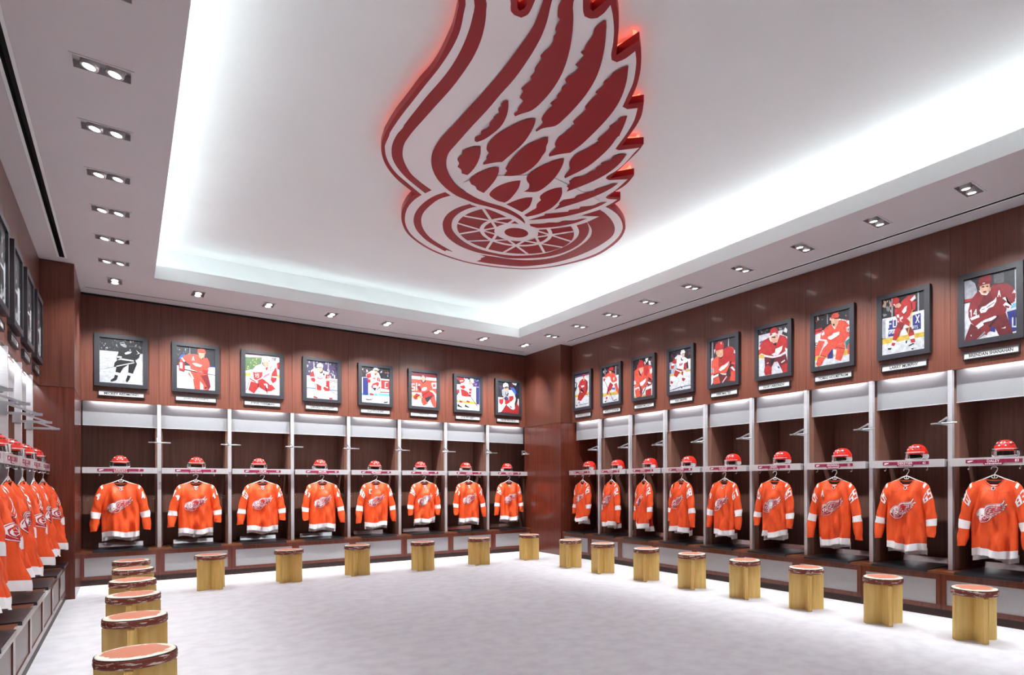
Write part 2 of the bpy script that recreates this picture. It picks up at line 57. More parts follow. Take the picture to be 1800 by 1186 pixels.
'b5':'i0,999 999,999 999,0 0,0;c0,999 999,999 997,687 0,690;c240,697 206,688 205,693 203,707 235,714;c542,844 533,890 532,895 541,882 544,870;b823,739 785,733 809,754 811,748 814,745;b968,808 942,808 931,824 921,814 950,878;w203,866 146,903 203,919 203,906 206,901;r859,875 815,858 816,886 848,911 864,882;k349,958 346,956 304,992 320,999 355,980;s399,821 405,819 392,814 376,800 384,873;b630,691 641,719 646,727 661,714 667,716;w425,927 408,930 399,941 399,941 451,960;s967,850 964,884 965,886 968,888 991,902;w609,754 558,784 565,800 595,800 607,796;w454,693 438,665 391,703 416,720 438,713;s249,850 241,832 244,865 244,865 254,859;s157,831 162,865 157,866 215,876 232,858;w218,873 213,868 201,866 194,892 214,897;s268,662 251,672 251,668 255,674 248,695;c329,886 317,888 245,909 257,912 301,959;s504,687 478,739 498,745 506,742 528,724;r734,951 752,961 762,965 775,947 781,938;k602,802 584,777 557,768 541,805 593,820;w42,887 21,901 15,916 54,938 57,923;s949,871 932,867 913,867 942,921 948,911;c378,815 369,802 343,791 327,834 345,842;b740,929 737,922 727,929 694,940 742,974;c63,734 28,692 6,707 0,713 30,776;c527,726 478,730 480,785 505,786 546,773;k556,798 527,752 505,833 505,835 544,803;w217,849 212,851 204,859 201,855 213,894;r101,836 103,831 55,848 64,882 67,888;s966,783 943,773 922,784 930,827 927,825;s716,977 706,986 720,999 725,999 749,999;w729,879 660,864 704,923 730,914 726,910;b504,713 480,692 454,717 458,729 497,718;s383,809 389,810 370,799 367,795 350,817;c544,791 520,789 508,807 515,820 542,819;r268,808 228,826 255,886 259,890 273,897;s427,785 385,770 390,768 379,773 404,804;r12,743 7,744 0,771 0,792 28,792;b110,676 121,692 141,690 145,687 156,678;c469,996 469,999 476,999 483,999 485,999;r281,829 277,826 255,850 265,863 266,863;k110,697 82,698 77,724 84,727 91,735;c707,978 682,984 670,999 694,999 725,999;s530,971 538,968 531,965 514,954 537,981;b232,743 209,753 217,786 228,784 247,775;b141,827 117,849 123,852 127,856 132,849;r578,704 568,708 581,731 630,723 632,721;s851,868 852,868 875,897 892,895 917,878;c382,944 360,927 352,930 348,955 379,966;r339,798 337,818 333,817 353,825 361,814;c555,958 532,930 508,967 534,984 550,963;s662,960 653,954 651,949 621,975 624,984;w446,972 450,972 427,999 441,999 462,999;r916,859 893,862 885,884 884,891 954,904;c658,891 650,928 668,949 692,946 719,932;c265,887 239,895 251,912 262,909 266,902;s559,725 548,717 549,756 562,747 568,742;b511,831 446,821 448,853 443,861 467,871;w604,914 592,928 586,923 574,933 620,972;w0,690 229,709 226,209 0,194;n37,680 229,695 223,215 38,210;w666,702 997,701 995,215 663,236;r683,663 997,666 996,402 664,428;w942,625 834,617 834,593 942,601;w828,612 827,446 858,448 859,614;w833,441 941,449 941,473 833,465;r654,305 999,321 999,346 655,330;a0,261 995,298 995,215 0,194;n39,264 223,276 223,208 38,204;i0,187 999,215 999,0 0,0;w144,783 334,893 438,916 613,849 683,704 700,485 646,303 435,262 244,250 228,533 298,646 160,690;r169,785 316,831 341,718 229,668 160,703;r177,651 315,648 306,552 211,559;r560,735 683,704 665,606 542,638;w595,685 614,703 605,708 586,691;w601,706 601,640 613,641 613,707;w648,689 667,707 658,713 638,695;w653,710 653,644 666,645 666,711;r471,564 542,597 621,576 594,491 488,457 348,406 331,459 401,546;w401,491 523,514 523,418 401,410;r505,362 656,482 664,442 540,365;k366,421 523,432 470,333;r278,266 417,261 417,214 287,212;k132,95 278,90 382,150 364,81 226,60 140,75;w261,197 382,177 347,94 243,115;w506,307 656,155 679,169 529,321;y690,140 820,33 831,40 701,148;k796,51 949,73 930,38 796,17;s429,902 561,906 543,829 472,810;r438,821 560,845 490,770;w403,899 430,977 509,999 579,976 570,900 543,932 438,923;p385,708 507,717 489,661 393,667',
'b6':'i0,999 999,999 999,0 0,0;d0,999 999,999 999,880 0,870;v925,991 861,973 845,988 830,999 850,999;v849,999 787,999 777,999 775,999 781,999;d782,987 781,983 768,998 809,999 855,999;v150,946 137,947 148,970 170,994 224,988;r46,922 46,913 10,889 0,960 40,940;v81,943 20,912 25,994 29,987 54,999;d672,959 681,950 591,967 586,971 648,999;d318,985 278,989 296,999 310,999 314,999;v275,957 266,951 228,953 260,999 285,998;d994,973 963,949 929,961 950,999 962,999;d442,948 426,932 424,933 389,948 417,981;r748,975 684,999 669,999 709,999 762,999;r592,870 517,937 544,962 568,956 600,943;d870,959 870,949 774,978 847,999 867,978;d571,919 554,919 534,958 567,976 595,965;v605,999 551,999 549,999 522,999 577,999;v664,967 651,953 607,963 613,999 641,999;d706,999 698,999 719,999 749,999 758,999;r983,956 926,996 930,986 931,986 952,987;d999,999 959,999 948,999 957,999 999,999;v992,999 988,999 986,999 965,999 943,999;d391,901 383,894 359,881 342,901 389,931;v509,883 464,872 454,929 474,957 497,933;v406,930 401,942 418,962 451,999 488,983;w0,877 999,887 999,796 0,795;o0,788 999,796 999,419 0,394;w128,662 0,653 0,625 128,634;w0,647 0,541 28,544 28,649;w0,536 128,545 128,574 0,564;w97,566 97,460 136,463 136,569;w128,485 0,476 0,448 128,457;w222,461 222,686 178,682 178,458;w851,438 851,728 793,724 793,435;w805,691 999,706 999,748 805,733;w957,736 957,578 999,582 999,741;w999,615 805,601 805,559 999,573;w0,394 406,408 406,353 0,326;y0,326 350,322 332,238 0,245;o258,672 369,721 444,685 575,737 746,736 822,616 899,440 746,361 594,310 406,339 369,488 221,532;d202,572 313,621 406,490 332,430;r406,435 746,486 899,413 937,304 995,126 995,7 861,48 746,236 632,132 500,221 425,285;g500,248 880,383 746,250 632,139 538,182;o388,269 519,250 632,105 463,40 397,146;o765,265 918,330 995,126 995,7 880,35;w708,483 822,505 937,443 918,372 822,449;w388,503 444,562 594,586 613,532 519,470 425,464;w258,617 295,674 350,637 313,600;r73,263 184,379 332,348 221,259 239,205 110,211;k128,230 343,330 332,344 117,243;k333,258 604,418 593,428 322,268;k596,412 718,495 706,505 584,422;s397,861 557,859 538,761 463,707 406,765;k369,831 463,707 566,832 547,748 463,680 388,750;d360,830 369,954 444,999 538,982 575,861 547,831 519,884 406,889;w416,917 500,917 491,896 416,896',
'b7':'w0,999 999,999 999,0 0,0;n334,997 999,999 987,751 666,744;p763,809 755,796 724,774 714,781 690,794;b954,910 876,946 873,953 918,999 965,969;l858,894 855,904 836,914 832,919 898,954;p859,792 787,812 785,832 803,841 863,834;p838,810 782,814 780,823 826,866 832,871;p882,797 807,774 809,795 816,841 857,858;k922,775 915,781 914,794 917,798 947,819;n902,825 838,870 861,885 898,892 905,887;l889,839 885,833 859,801 843,811 895,847;b833,844 827,836 800,836 805,899 815,913;p769,833 756,830 729,864 707,878 802,908;p935,847 880,840 887,862 932,858 937,855;l820,928 810,932 784,962 800,985 838,999;b988,951 988,950 939,935 935,967 958,984;n979,884 914,907 897,901 917,966 923,966;n904,822 902,808 895,868 928,866 941,848;p664,935 680,994 732,999 739,999 746,999;l931,917 913,917 897,960 949,978 967,973;c0,958 180,931 180,780 0,768;n846,735 987,737 984,202 843,203;y0,280 863,267 853,197 0,226;i0,429 844,447 844,294 0,280;i0,213 999,196 999,0 0,0;w276,897 431,977 568,932 706,788 685,606 626,519 469,455 353,641 161,752;r28,974 295,999 363,903 295,829 161,806 123,885 28,919;w133,858 290,885 285,912 128,885;r142,723 334,763 392,684 276,636 161,683;r123,640 353,613 488,525 527,430 410,410 218,427 142,518;w127,648 178,386 223,393 172,655;r528,665 646,687 656,604 547,597;r518,568 646,589 626,505 527,513;r0,605 113,612 123,517 0,470;r488,483 636,492 625,436 527,410;k0,483 94,516 28,431;k397,601 897,134 917,144 416,612;w142,396 508,416 566,308 429,274 256,279 123,286;r123,286 256,266 217,209 113,232;r439,309 566,280 546,231 420,253;k28,106 85,176 122,124 246,81 217,67 47,91;k342,119 390,176 429,137 546,94 526,75 352,99;s509,844 568,883 667,869 666,814 548,778;w548,889 588,989 667,999 747,973 746,875 686,829 667,876;k548,917 588,940 598,892 558,876',
'b8':'c0,999 999,999 999,0 0,0;k808,544 822,556 822,626 870,637 889,649;v111,860 103,854 78,840 54,832 47,849;v323,624 309,604 253,666 264,681 329,663;g420,734 400,750 405,761 404,787 423,796;v857,732 819,713 793,717 770,753 864,788;g348,576 320,542 250,573 268,609 308,605;k479,795 478,809 481,812 499,825 513,825;g240,781 224,766 212,754 190,762 175,781;n151,893 182,918 213,908 223,906 219,903;g336,626 298,624 280,688 346,697 364,671;v112,846 82,822 49,866 101,876 99,866;v186,536 135,495 130,489 103,538 93,553;v823,701 792,708 813,776 843,784 848,809;g476,613 376,582 360,604 406,699 413,675;n729,824 725,830 653,798 638,888 724,902;v503,696 497,683 460,718 491,741 521,720;n548,888 492,903 479,917 534,945 559,925;n999,634 939,612 929,656 951,688 999,668;n912,939 871,950 867,967 894,985 909,979;g132,520 50,527 87,587 89,571 104,568;g445,681 431,669 397,687 448,708 446,693;g897,999 870,999 859,999 883,999 883,999;g878,999 816,999 827,999 829,999 860,999;g632,956 536,939 535,949 538,999 577,999;k508,697 503,686 473,729 481,765 536,769;g761,732 760,728 641,705 699,768 706,768;v694,722 646,734 633,766 628,791 709,779;v409,971 409,951 365,961 392,999 419,996;n956,753 867,750 879,759 890,789 933,779;n576,598 567,594 547,585 522,607 535,623;k832,641 776,617 768,614 801,707 833,674;g383,726 315,688 291,686 277,757 385,743;n939,827 927,825 877,809 891,871 927,854;g523,866 483,829 423,897 474,918 526,883;v777,747 720,756 709,790 797,820 825,806;g524,715 452,685 442,744 442,744 453,753;g606,638 606,636 567,615 528,683 548,693;k927,963 918,987 923,999 917,999 992,999;n824,591 793,619 803,618 816,659 843,657;v849,876 833,879 766,912 806,958 871,918;v82,831 205,880 225,770 123,736;b575,847 740,857 885,685 823,611 699,701;w637,999 906,999 864,921 740,941;e616,961 720,968 699,827 616,836;w0,493 390,488 410,294 164,30 0,0;l184,726 328,818 513,760 658,755 782,651 864,488 802,317 823,179 740,104 575,151 410,280 328,443 205,560;w513,746 658,755 782,637 854,487 782,316 575,360 534,552;v287,482 390,544 493,494 493,424 328,401;r534,552 740,578 740,467 616,376 534,413;r328,415 534,427 637,293 328,276;w575,360 802,303 782,120 658,141 431,240 410,280;k513,272 678,198 616,181;r287,148 410,253 678,101 823,165 864,348 926,408 999,245 999,0 164,16;r51,426 256,445 246,313 154,252 61,316;k193,454 395,436 401,455 200,473;w947,493 999,496 999,245 926,324;s297,816 493,856 503,759 410,684 328,721;k307,817 493,842 472,813 328,783;k349,708 410,573 472,660 513,648 451,547 369,570;w236,840 256,939 369,980 472,952 503,857 390,864 277,815',
'r1':'i0,999 999,999 999,0 0,0;v0,999 999,999 981,929 0,913;r58,971 56,959 33,958 28,955 0,974;r725,926 666,927 663,968 702,967 723,955;k591,945 551,959 552,961 554,963 594,970;k811,939 767,931 773,954 791,957 804,950;r837,923 838,905 831,904 782,914 777,940;n181,958 146,953 142,968 172,973 187,963;n930,910 907,909 882,921 880,922 918,929;n383,939 335,922 332,931 389,953 388,950;n483,914 449,908 407,939 427,955 495,957;r604,958 548,937 559,988 583,982 595,976;k918,934 917,931 921,936 923,933 926,933;r903,915 882,910 854,931 855,943 919,938;k0,798 118,761 134,618 0,485;w0,769 67,751 67,637 0,627;y0,393 999,408 999,338 0,322;k965,945 999,941 999,408 945,692;r318,776 485,843 684,822 847,741 861,501 777,366 679,344 414,193 167,235 183,346 300,480 251,610 201,642;d749,747 864,725 861,501 745,424;s536,890 685,879 634,769 568,774;r519,891 553,967 669,966 701,907 602,899 585,858;w401,643 616,643 632,600 467,582;k351,562 467,554 647,416 466,456;w350,477 515,452 482,426;k759,365 998,248 999,256 782,374;w167,235 315,191 282,131 116,112;k33,103 183,80 116,42;r216,176 315,171 282,103;v275,68 884,83 878,97 269,82',
'r2':'i0,999 999,999 999,0 0,0;c0,999 999,999 993,722 0,750;d815,954 764,924 729,988 759,989 800,993;n503,954 499,956 493,969 520,981 530,993;w93,865 37,866 19,919 62,935 81,925;r389,875 343,863 340,869 334,886 346,896;w237,874 202,888 191,905 202,917 211,925;d407,873 315,862 295,910 286,925 388,934;d206,999 202,999 169,989 148,999 128,999;k748,764 641,787 644,793 732,784 751,771;n455,935 442,926 471,991 471,982 489,965;r967,896 887,928 884,926 927,943 937,934;k445,948 397,966 426,999 427,999 443,999;n297,892 269,893 313,936 336,932 328,921;k371,979 354,999 396,999 427,999 451,999;n218,815 171,812 150,834 234,846 238,839;k850,751 828,778 836,782 846,767 841,766;w397,786 393,774 293,835 299,837 379,841;w663,933 635,920 553,961 548,969 618,985;d333,964 294,999 287,999 304,999 336,999;n437,953 441,972 418,977 441,993 545,974;k286,987 293,985 282,961 226,999 260,999;d772,846 764,837 662,864 682,896 712,898;w21,998 8,999 7,999 38,999 50,999;r617,953 600,937 530,950 529,954 571,999;k161,929 65,961 98,981 165,947 161,936;d447,879 415,863 402,854 304,898 344,919;k999,859 963,851 924,854 908,897 999,910;d637,794 622,777 583,771 597,826 614,824;d562,804 575,817 601,808 603,817 636,804;d953,927 914,917 911,924 896,939 893,945;n687,863 676,857 680,849 588,875 635,895;l775,999 770,736 822,731 828,999;l122,999 120,816 168,811 170,999;w0,750 993,722 992,349 0,298;a845,642 999,642 999,662 837,662;a841,546 999,538 999,558 837,566;y3,276 990,267 989,199 2,192;i2,192 999,184 999,0 0,0;b571,401 746,392 760,329 570,345;o83,756 295,834 504,855 738,775 881,608 851,542 617,536 500,603 472,703 353,743 143,707;r37,718 188,689 112,611 51,631;w83,742 203,723 173,690;r470,564 646,478 526,335 378,321 347,226 243,235 289,370 380,488;o704,486 850,514 962,325 974,173 817,282;w608,505 995,530 975,561 589,536;k139,610 628,30 655,33 167,613;k638,36 842,60 870,38 696,17;w243,235 361,211 301,160 227,180;r212,167 316,159 271,93 196,113;k106,50 241,81 195,15;s400,887 549,864 503,799 429,820;r370,897 431,989 595,999 682,935 623,871 445,896;w649,672 722,679 721,596 662,601',
'r3':'c0,999 999,999 999,0 0,0;n248,999 158,999 135,999 140,999 228,999;r204,787 187,787 186,780 176,874 210,863;v534,874 534,876 476,868 472,869 455,880;n6,819 0,824 37,872 51,863 73,848;r450,981 437,988 434,993 443,999 464,999;w440,888 432,962 436,958 469,953 488,941;v933,731 879,758 883,789 918,794 941,781;v422,784 388,800 385,831 449,819 466,816;k979,863 949,851 933,861 937,889 951,890;r198,746 178,750 153,761 167,831 247,809;n299,793 284,795 282,835 299,835 325,828;r570,752 565,754 531,733 489,786 548,788;k595,831 593,832 579,830 546,843 613,893;w282,757 263,751 255,755 261,749 320,816;r512,758 458,781 448,783 474,795 488,798;w306,955 277,984 288,985 291,990 331,991;r449,816 379,826 390,829 407,863 429,857;k732,816 725,810 696,810 687,812 711,838;r530,854 522,878 544,885 578,913 647,873;k88,789 107,809 111,799 138,797 156,794;w612,793 578,794 571,814 562,821 575,823;k505,803 501,811 437,839 428,857 543,855;v666,805 571,794 576,848 641,868 635,858;k625,771 593,798 623,812 634,819 669,795;v999,880 922,873 910,913 986,951 999,919;r50,954 3,961 0,979 63,999 70,986;r474,782 450,774 423,806 449,810 458,803;v157,954 63,999 73,999 156,999 183,994;w635,853 612,846 576,833 554,913 596,912;n305,744 274,751 255,754 187,806 247,838;v357,841 297,851 270,874 284,881 330,902;r996,848 901,875 959,919 994,920 999,907;r56,772 2,780 0,787 0,792 32,825;r816,830 808,823 795,830 783,865 793,869;w603,999 773,999 744,919 659,871;w773,916 886,891 913,777 800,802;w2,326 284,329 996,433 999,0 0,0;o13,721 230,786 488,789 772,804 997,713 996,433 826,393 684,265 484,199 313,270 25,267;r545,826 772,804 799,648 685,518 543,559;w3,467 84,460 112,373 2,354;w856,684 997,699 997,587 856,558;k756,497 968,408 826,365;d742,429 996,392 939,271 712,235;w741,373 911,329 882,297 741,330;d285,357 456,201 570,163 426,7 168,0 312,185;o53,208 255,247 369,25 110,5;r626,158 924,188 923,6 626,4;y0,57 110,33 52,0 0,0;y512,56 626,46 626,0 454,4;w470,172 598,175 540,67 440,33;k728,355 460,72 497,62 764,344;w0,263 284,280 284,251 0,227;s287,766 487,775 501,662 372,603 286,682;k287,724 386,588 429,542 315,580 258,684;r215,787 259,938 403,988 531,926 530,785 316,792;w313,383 457,412 657,464 628,383 485,297 356,294',
'r4':'i0,999 999,999 999,0 0,0;c0,999 999,999 999,729 0,738;d202,855 197,845 155,836 147,850 158,891;v959,816 951,816 893,848 934,882 980,847;d544,853 532,869 545,932 595,899 589,904;g500,784 472,828 466,827 493,841 538,827;v796,873 785,860 730,864 719,897 724,906;n106,843 77,848 54,891 144,898 141,890;d687,929 683,926 648,934 676,961 676,958;k368,960 334,958 323,983 359,982 369,971;v131,845 131,833 117,840 130,885 206,860;k138,943 107,919 85,935 88,970 138,947;d862,819 868,833 877,850 915,833 923,825;g254,950 221,961 243,999 246,999 281,999;d157,882 155,884 153,885 111,921 112,924;v643,739 601,742 580,758 595,775 605,776;v209,852 141,865 174,881 177,883 209,857;k472,909 470,897 427,888 400,896 453,937;d123,858 110,872 62,902 115,936 138,927;v514,895 540,908 582,910 585,906 588,900;v713,938 679,910 646,918 636,933 697,968;k724,838 718,878 749,883 785,858 786,852;d216,967 176,960 149,982 197,999 222,983;d923,829 854,873 872,874 895,901 939,886;v235,875 259,892 286,886 290,888 292,883;k343,967 329,947 280,971 272,988 314,999;g140,852 120,832 125,830 119,835 79,838;d243,803 254,799 222,781 194,792 222,829;n293,852 279,871 295,890 312,889 338,873;g481,830 452,813 404,833 466,864 467,864;d565,829 535,824 521,839 540,859 569,846;v935,925 876,926 853,945 886,966 930,951;d267,795 198,768 150,817 217,852 248,819;v358,884 345,891 340,881 318,935 347,932;d747,918 732,911 702,909 697,888 657,979;n298,959 294,970 302,983 300,987 317,994;k590,932 501,976 584,977 578,970 582,975;g687,731 668,774 697,776 708,767 718,758;v232,982 228,984 179,999 177,999 195,999;v608,874 550,896 562,895 595,902 607,881;v117,863 92,845 75,858 117,876 112,870;d381,877 359,910 364,915 363,919 454,897;l0,738 999,729 999,465 0,425;n8,566 77,545 76,460 6,452;k785,682 879,686 879,505 785,501;w839,719 999,729 999,465 892,461;y6,424 999,472 999,430 5,381;i5,381 999,430 999,0 0,0;w245,824 382,880 544,862 678,806 866,716 812,652 705,607 650,500 352,559 326,703;r134,752 327,802 339,688 216,672 134,709;r64,646 229,643 187,562 77,573;w106,698 230,685 216,644 106,656;r678,638 812,659 772,544 785,472 650,500;r352,559 623,489 432,409 350,332 199,390 241,486;w310,535 569,452 541,434 310,507;r569,452 704,439 704,382 622,348 555,383;w130,369 336,341 267,269 101,271;w650,472 758,447 730,295 622,291;r45,277 184,242 141,188 45,219;r581,302 744,265 676,201 594,230;w3,209 100,185 44,147 2,166;k2,180 72,159 30,127;w567,197 649,175 621,50 539,86;k485,106 607,58 580,32;v10,25 499,69 488,86 0,43;v478,68 999,76 999,94 471,86;s571,887 719,885 692,790 611,785;k544,820 597,731 678,750 611,708 543,736;w517,893 558,979 679,980 738,911 706,886 598,898 571,852;p461,661 651,655 569,593 461,604',
'r5':'g0,999 999,999 999,0 0,0;l46,999 36,631 82,626 91,994;l697,999 691,814 725,809 731,994;w3,615 104,630 89,44 0,0;o27,556 230,643 477,597 531,772 703,811 871,768 987,670 999,353 811,403 586,182 294,257 6,220;r480,695 531,772 703,811 894,737 962,632 954,413 717,470 322,379 303,577;w929,705 999,668 999,599 915,638;w10,388 123,375 120,277 7,290;k43,297 45,374 25,376 23,299;k29,367 97,358 97,370 29,378;k81,369 79,293 99,290 101,367;k95,300 27,308 27,297 95,289;k28,332 96,324 96,335 28,343;w5,192 318,234 304,187 67,144 38,7 0,0;o117,138 317,185 386,12 113,0;e331,239 635,191 801,103 750,14 386,19;w321,324 446,392 594,416 729,469 690,391 566,323 394,281;w368,235 635,204 610,173 465,196;r760,327 976,356 995,231 845,17 702,32 802,131;w796,323 857,343 972,247 924,226;o829,237 995,231 999,0 774,18;w481,4 656,133 624,148 449,19;k645,196 828,430 802,440 619,205;k765,464 836,455 810,390 763,409;s209,772 507,775 503,636 402,579 280,622 219,700;k280,636 403,593 477,611 426,562;r134,782 213,927 340,980 488,953 534,869 507,775 234,783 157,708;w134,810 197,802 157,708;w388,931 450,944 436,882',
'r6':'i0,999 999,999 999,0 0,0;c0,999 999,999 997,888 685,891 0,890;u783,883 737,941 769,944 771,943 779,950;g655,930 650,921 602,913 590,966 652,946;u251,920 241,952 243,957 238,958 247,958;g998,871 934,871 921,911 931,906 995,913;u261,920 257,918 224,912 217,933 257,927;g457,909 425,897 406,934 415,940 422,948;u210,998 174,992 171,999 173,999 207,999;g828,833 804,851 812,855 816,856 830,846;g330,966 309,955 292,975 274,997 279,999;u149,928 86,927 98,964 104,973 121,960;u718,921 708,923 706,930 688,943 720,959;v189,912 177,906 160,942 177,947 192,940;u745,890 724,891 723,894 718,952 735,955;v832,896 827,890 828,886 802,899 828,902;g105,971 72,979 69,989 98,990 106,984;u900,856 887,849 869,861 883,880 884,877;u97,978 85,967 43,982 43,999 115,999;u315,944 293,955 277,969 280,974 303,995;k796,805 842,883 997,915 999,720;w842,855 909,929 985,875 951,811;b24,742 107,767 131,749 59,708;y12,471 188,464 176,381 12,400;r12,643 131,756 365,795 479,681 614,620 729,801 906,748 999,650 999,487 922,442 722,384 520,354 269,426 106,502 0,458;w0,644 59,644 59,594 0,580;w901,513 999,473 975,408 911,457;w223,445 498,384 767,393 922,442 921,408 744,354 498,349 246,400;e200,406 520,340 766,352 921,388 982,217 999,0 826,18 654,255 542,254 450,154 222,165;r199,168 314,225 462,153 449,17 233,11 187,85;r763,161 992,189 999,0 826,5;k407,339 565,348 519,243 428,212;w268,258 349,276 337,250;w764,229 896,268 896,241 786,206;n664,172 740,109 663,117;w453,431 567,452 590,526 747,547 825,565 790,472 678,390 521,395;s411,803 662,824 683,737 614,648 524,646 433,715;k501,649 637,659 602,594 535,617;k457,797 594,785 582,758 468,774;r393,820 412,946 505,996 619,972 685,891 684,821 572,858 434,828;w469,866 595,869 583,843 480,843;w376,765 411,789 456,684 410,718',
'r7':'w0,999 999,999 999,0 0,0;c0,999 999,999 998,765 696,852 370,718 0,656;w514,828 511,835 496,878 492,887 567,876;k768,801 745,820 756,833 758,840 763,844;g498,957 451,949 457,994 477,992 499,965;g885,893 875,941 881,942 909,951 913,944;k817,901 803,894 781,878 734,941 816,916;w485,865 428,896 433,910 467,905 483,886;k617,828 599,826 587,832 599,858 622,849;k521,960 489,946 470,986 471,990 471,992;g835,931 825,926 781,940 781,946 812,962;r552,871 516,922 516,928 527,945 563,943;k430,924 462,966 497,953 509,936 509,930;w482,851 432,862 424,866 434,883 480,879;s333,990 329,982 330,985 278,999 339,999;s591,843 598,866 601,864 629,851 628,848;r917,757 901,781 923,817 927,802 937,816;u210,897 208,906 200,916 207,922 241,915;r568,920 510,935 529,999 536,999 588,970;u474,988 481,999 499,999 509,999 524,992;u991,769 986,766 976,765 966,775 999,794;s717,898 647,920 648,922 649,930 675,957;g602,859 558,897 575,921 593,916 618,900;w95,986 96,985 63,984 88,999 86,999;k228,928 229,931 220,931 236,980 243,976;r82,891 74,873 0,913 79,920 75,922;k812,896 788,895 786,926 793,930 812,906;g656,910 640,927 640,932 701,966 695,966;s649,949 646,946 643,965 647,968 701,987;k257,944 209,999 258,999 284,986 282,984;u603,895 603,892 596,899 602,887 595,951;s141,915 82,906 67,926 69,949 76,956;w115,948 101,927 77,922 76,988 105,967;k584,898 558,913 553,910 554,919 584,949;w608,900 605,887 567,904 553,934 615,960;w897,855 876,898 897,886 898,878 897,876;l356,993 356,798 385,794 385,989;r0,742 204,755 225,668 0,642;k0,691 213,699 208,713 0,706;i0,201 999,191 999,0 0,0;y0,201 532,221 573,146 0,130;y813,214 932,240 931,131 813,131;n369,241 523,292 532,117 369,122;t864,386 992,437 991,233 893,245;k74,475 4,484 4,471 74,462;k0,482 0,431 21,429 21,479;k4,428 74,419 74,433 4,442;k58,432 57,381 78,379 78,429;k74,390 4,399 4,385 74,377;o183,645 329,738 473,787 574,661 696,824 876,784 993,670 996,478 933,473 854,387 614,349 390,420 349,496 162,535;w194,629 277,674 287,617 225,583;w904,642 993,670 996,560 914,571;k951,607 915,612 915,605 951,600;k923,605 924,633 913,634 913,606;k915,628 952,623 952,630 915,636;k943,630 943,579 953,577 954,629;k951,584 915,589 915,581 951,576;k997,624 960,629 960,622 997,616;k958,628 958,577 968,575 969,626;k960,575 996,570 996,577 960,582;k998,571 999,599 988,600 988,573;k996,601 960,606 960,598 996,593;w152,543 349,482 349,454 152,515;o120,512 297,474 204,346 131,214 0,215 0,343;o390,420 614,349 854,373 873,247 753,35 593,89 634,278 512,307 348,159 162,210 245,340;e155,213 331,162 335,173 159,224;e608,311 866,249 869,260 610,321;o99,189 307,164 203,22 99,0 36,55;o932,308 999,354 999,136 931,144;w390,546 493,560 554,594 715,599 705,545 594,505 472,479 390,504;s484,870 676,855 686,770 615,697 534,722 483,800;k524,773 585,771 575,730 538,738;o463,873 504,951 616,983 697,935 696,866 535,883;w554,719 605,691 595,665 564,683',
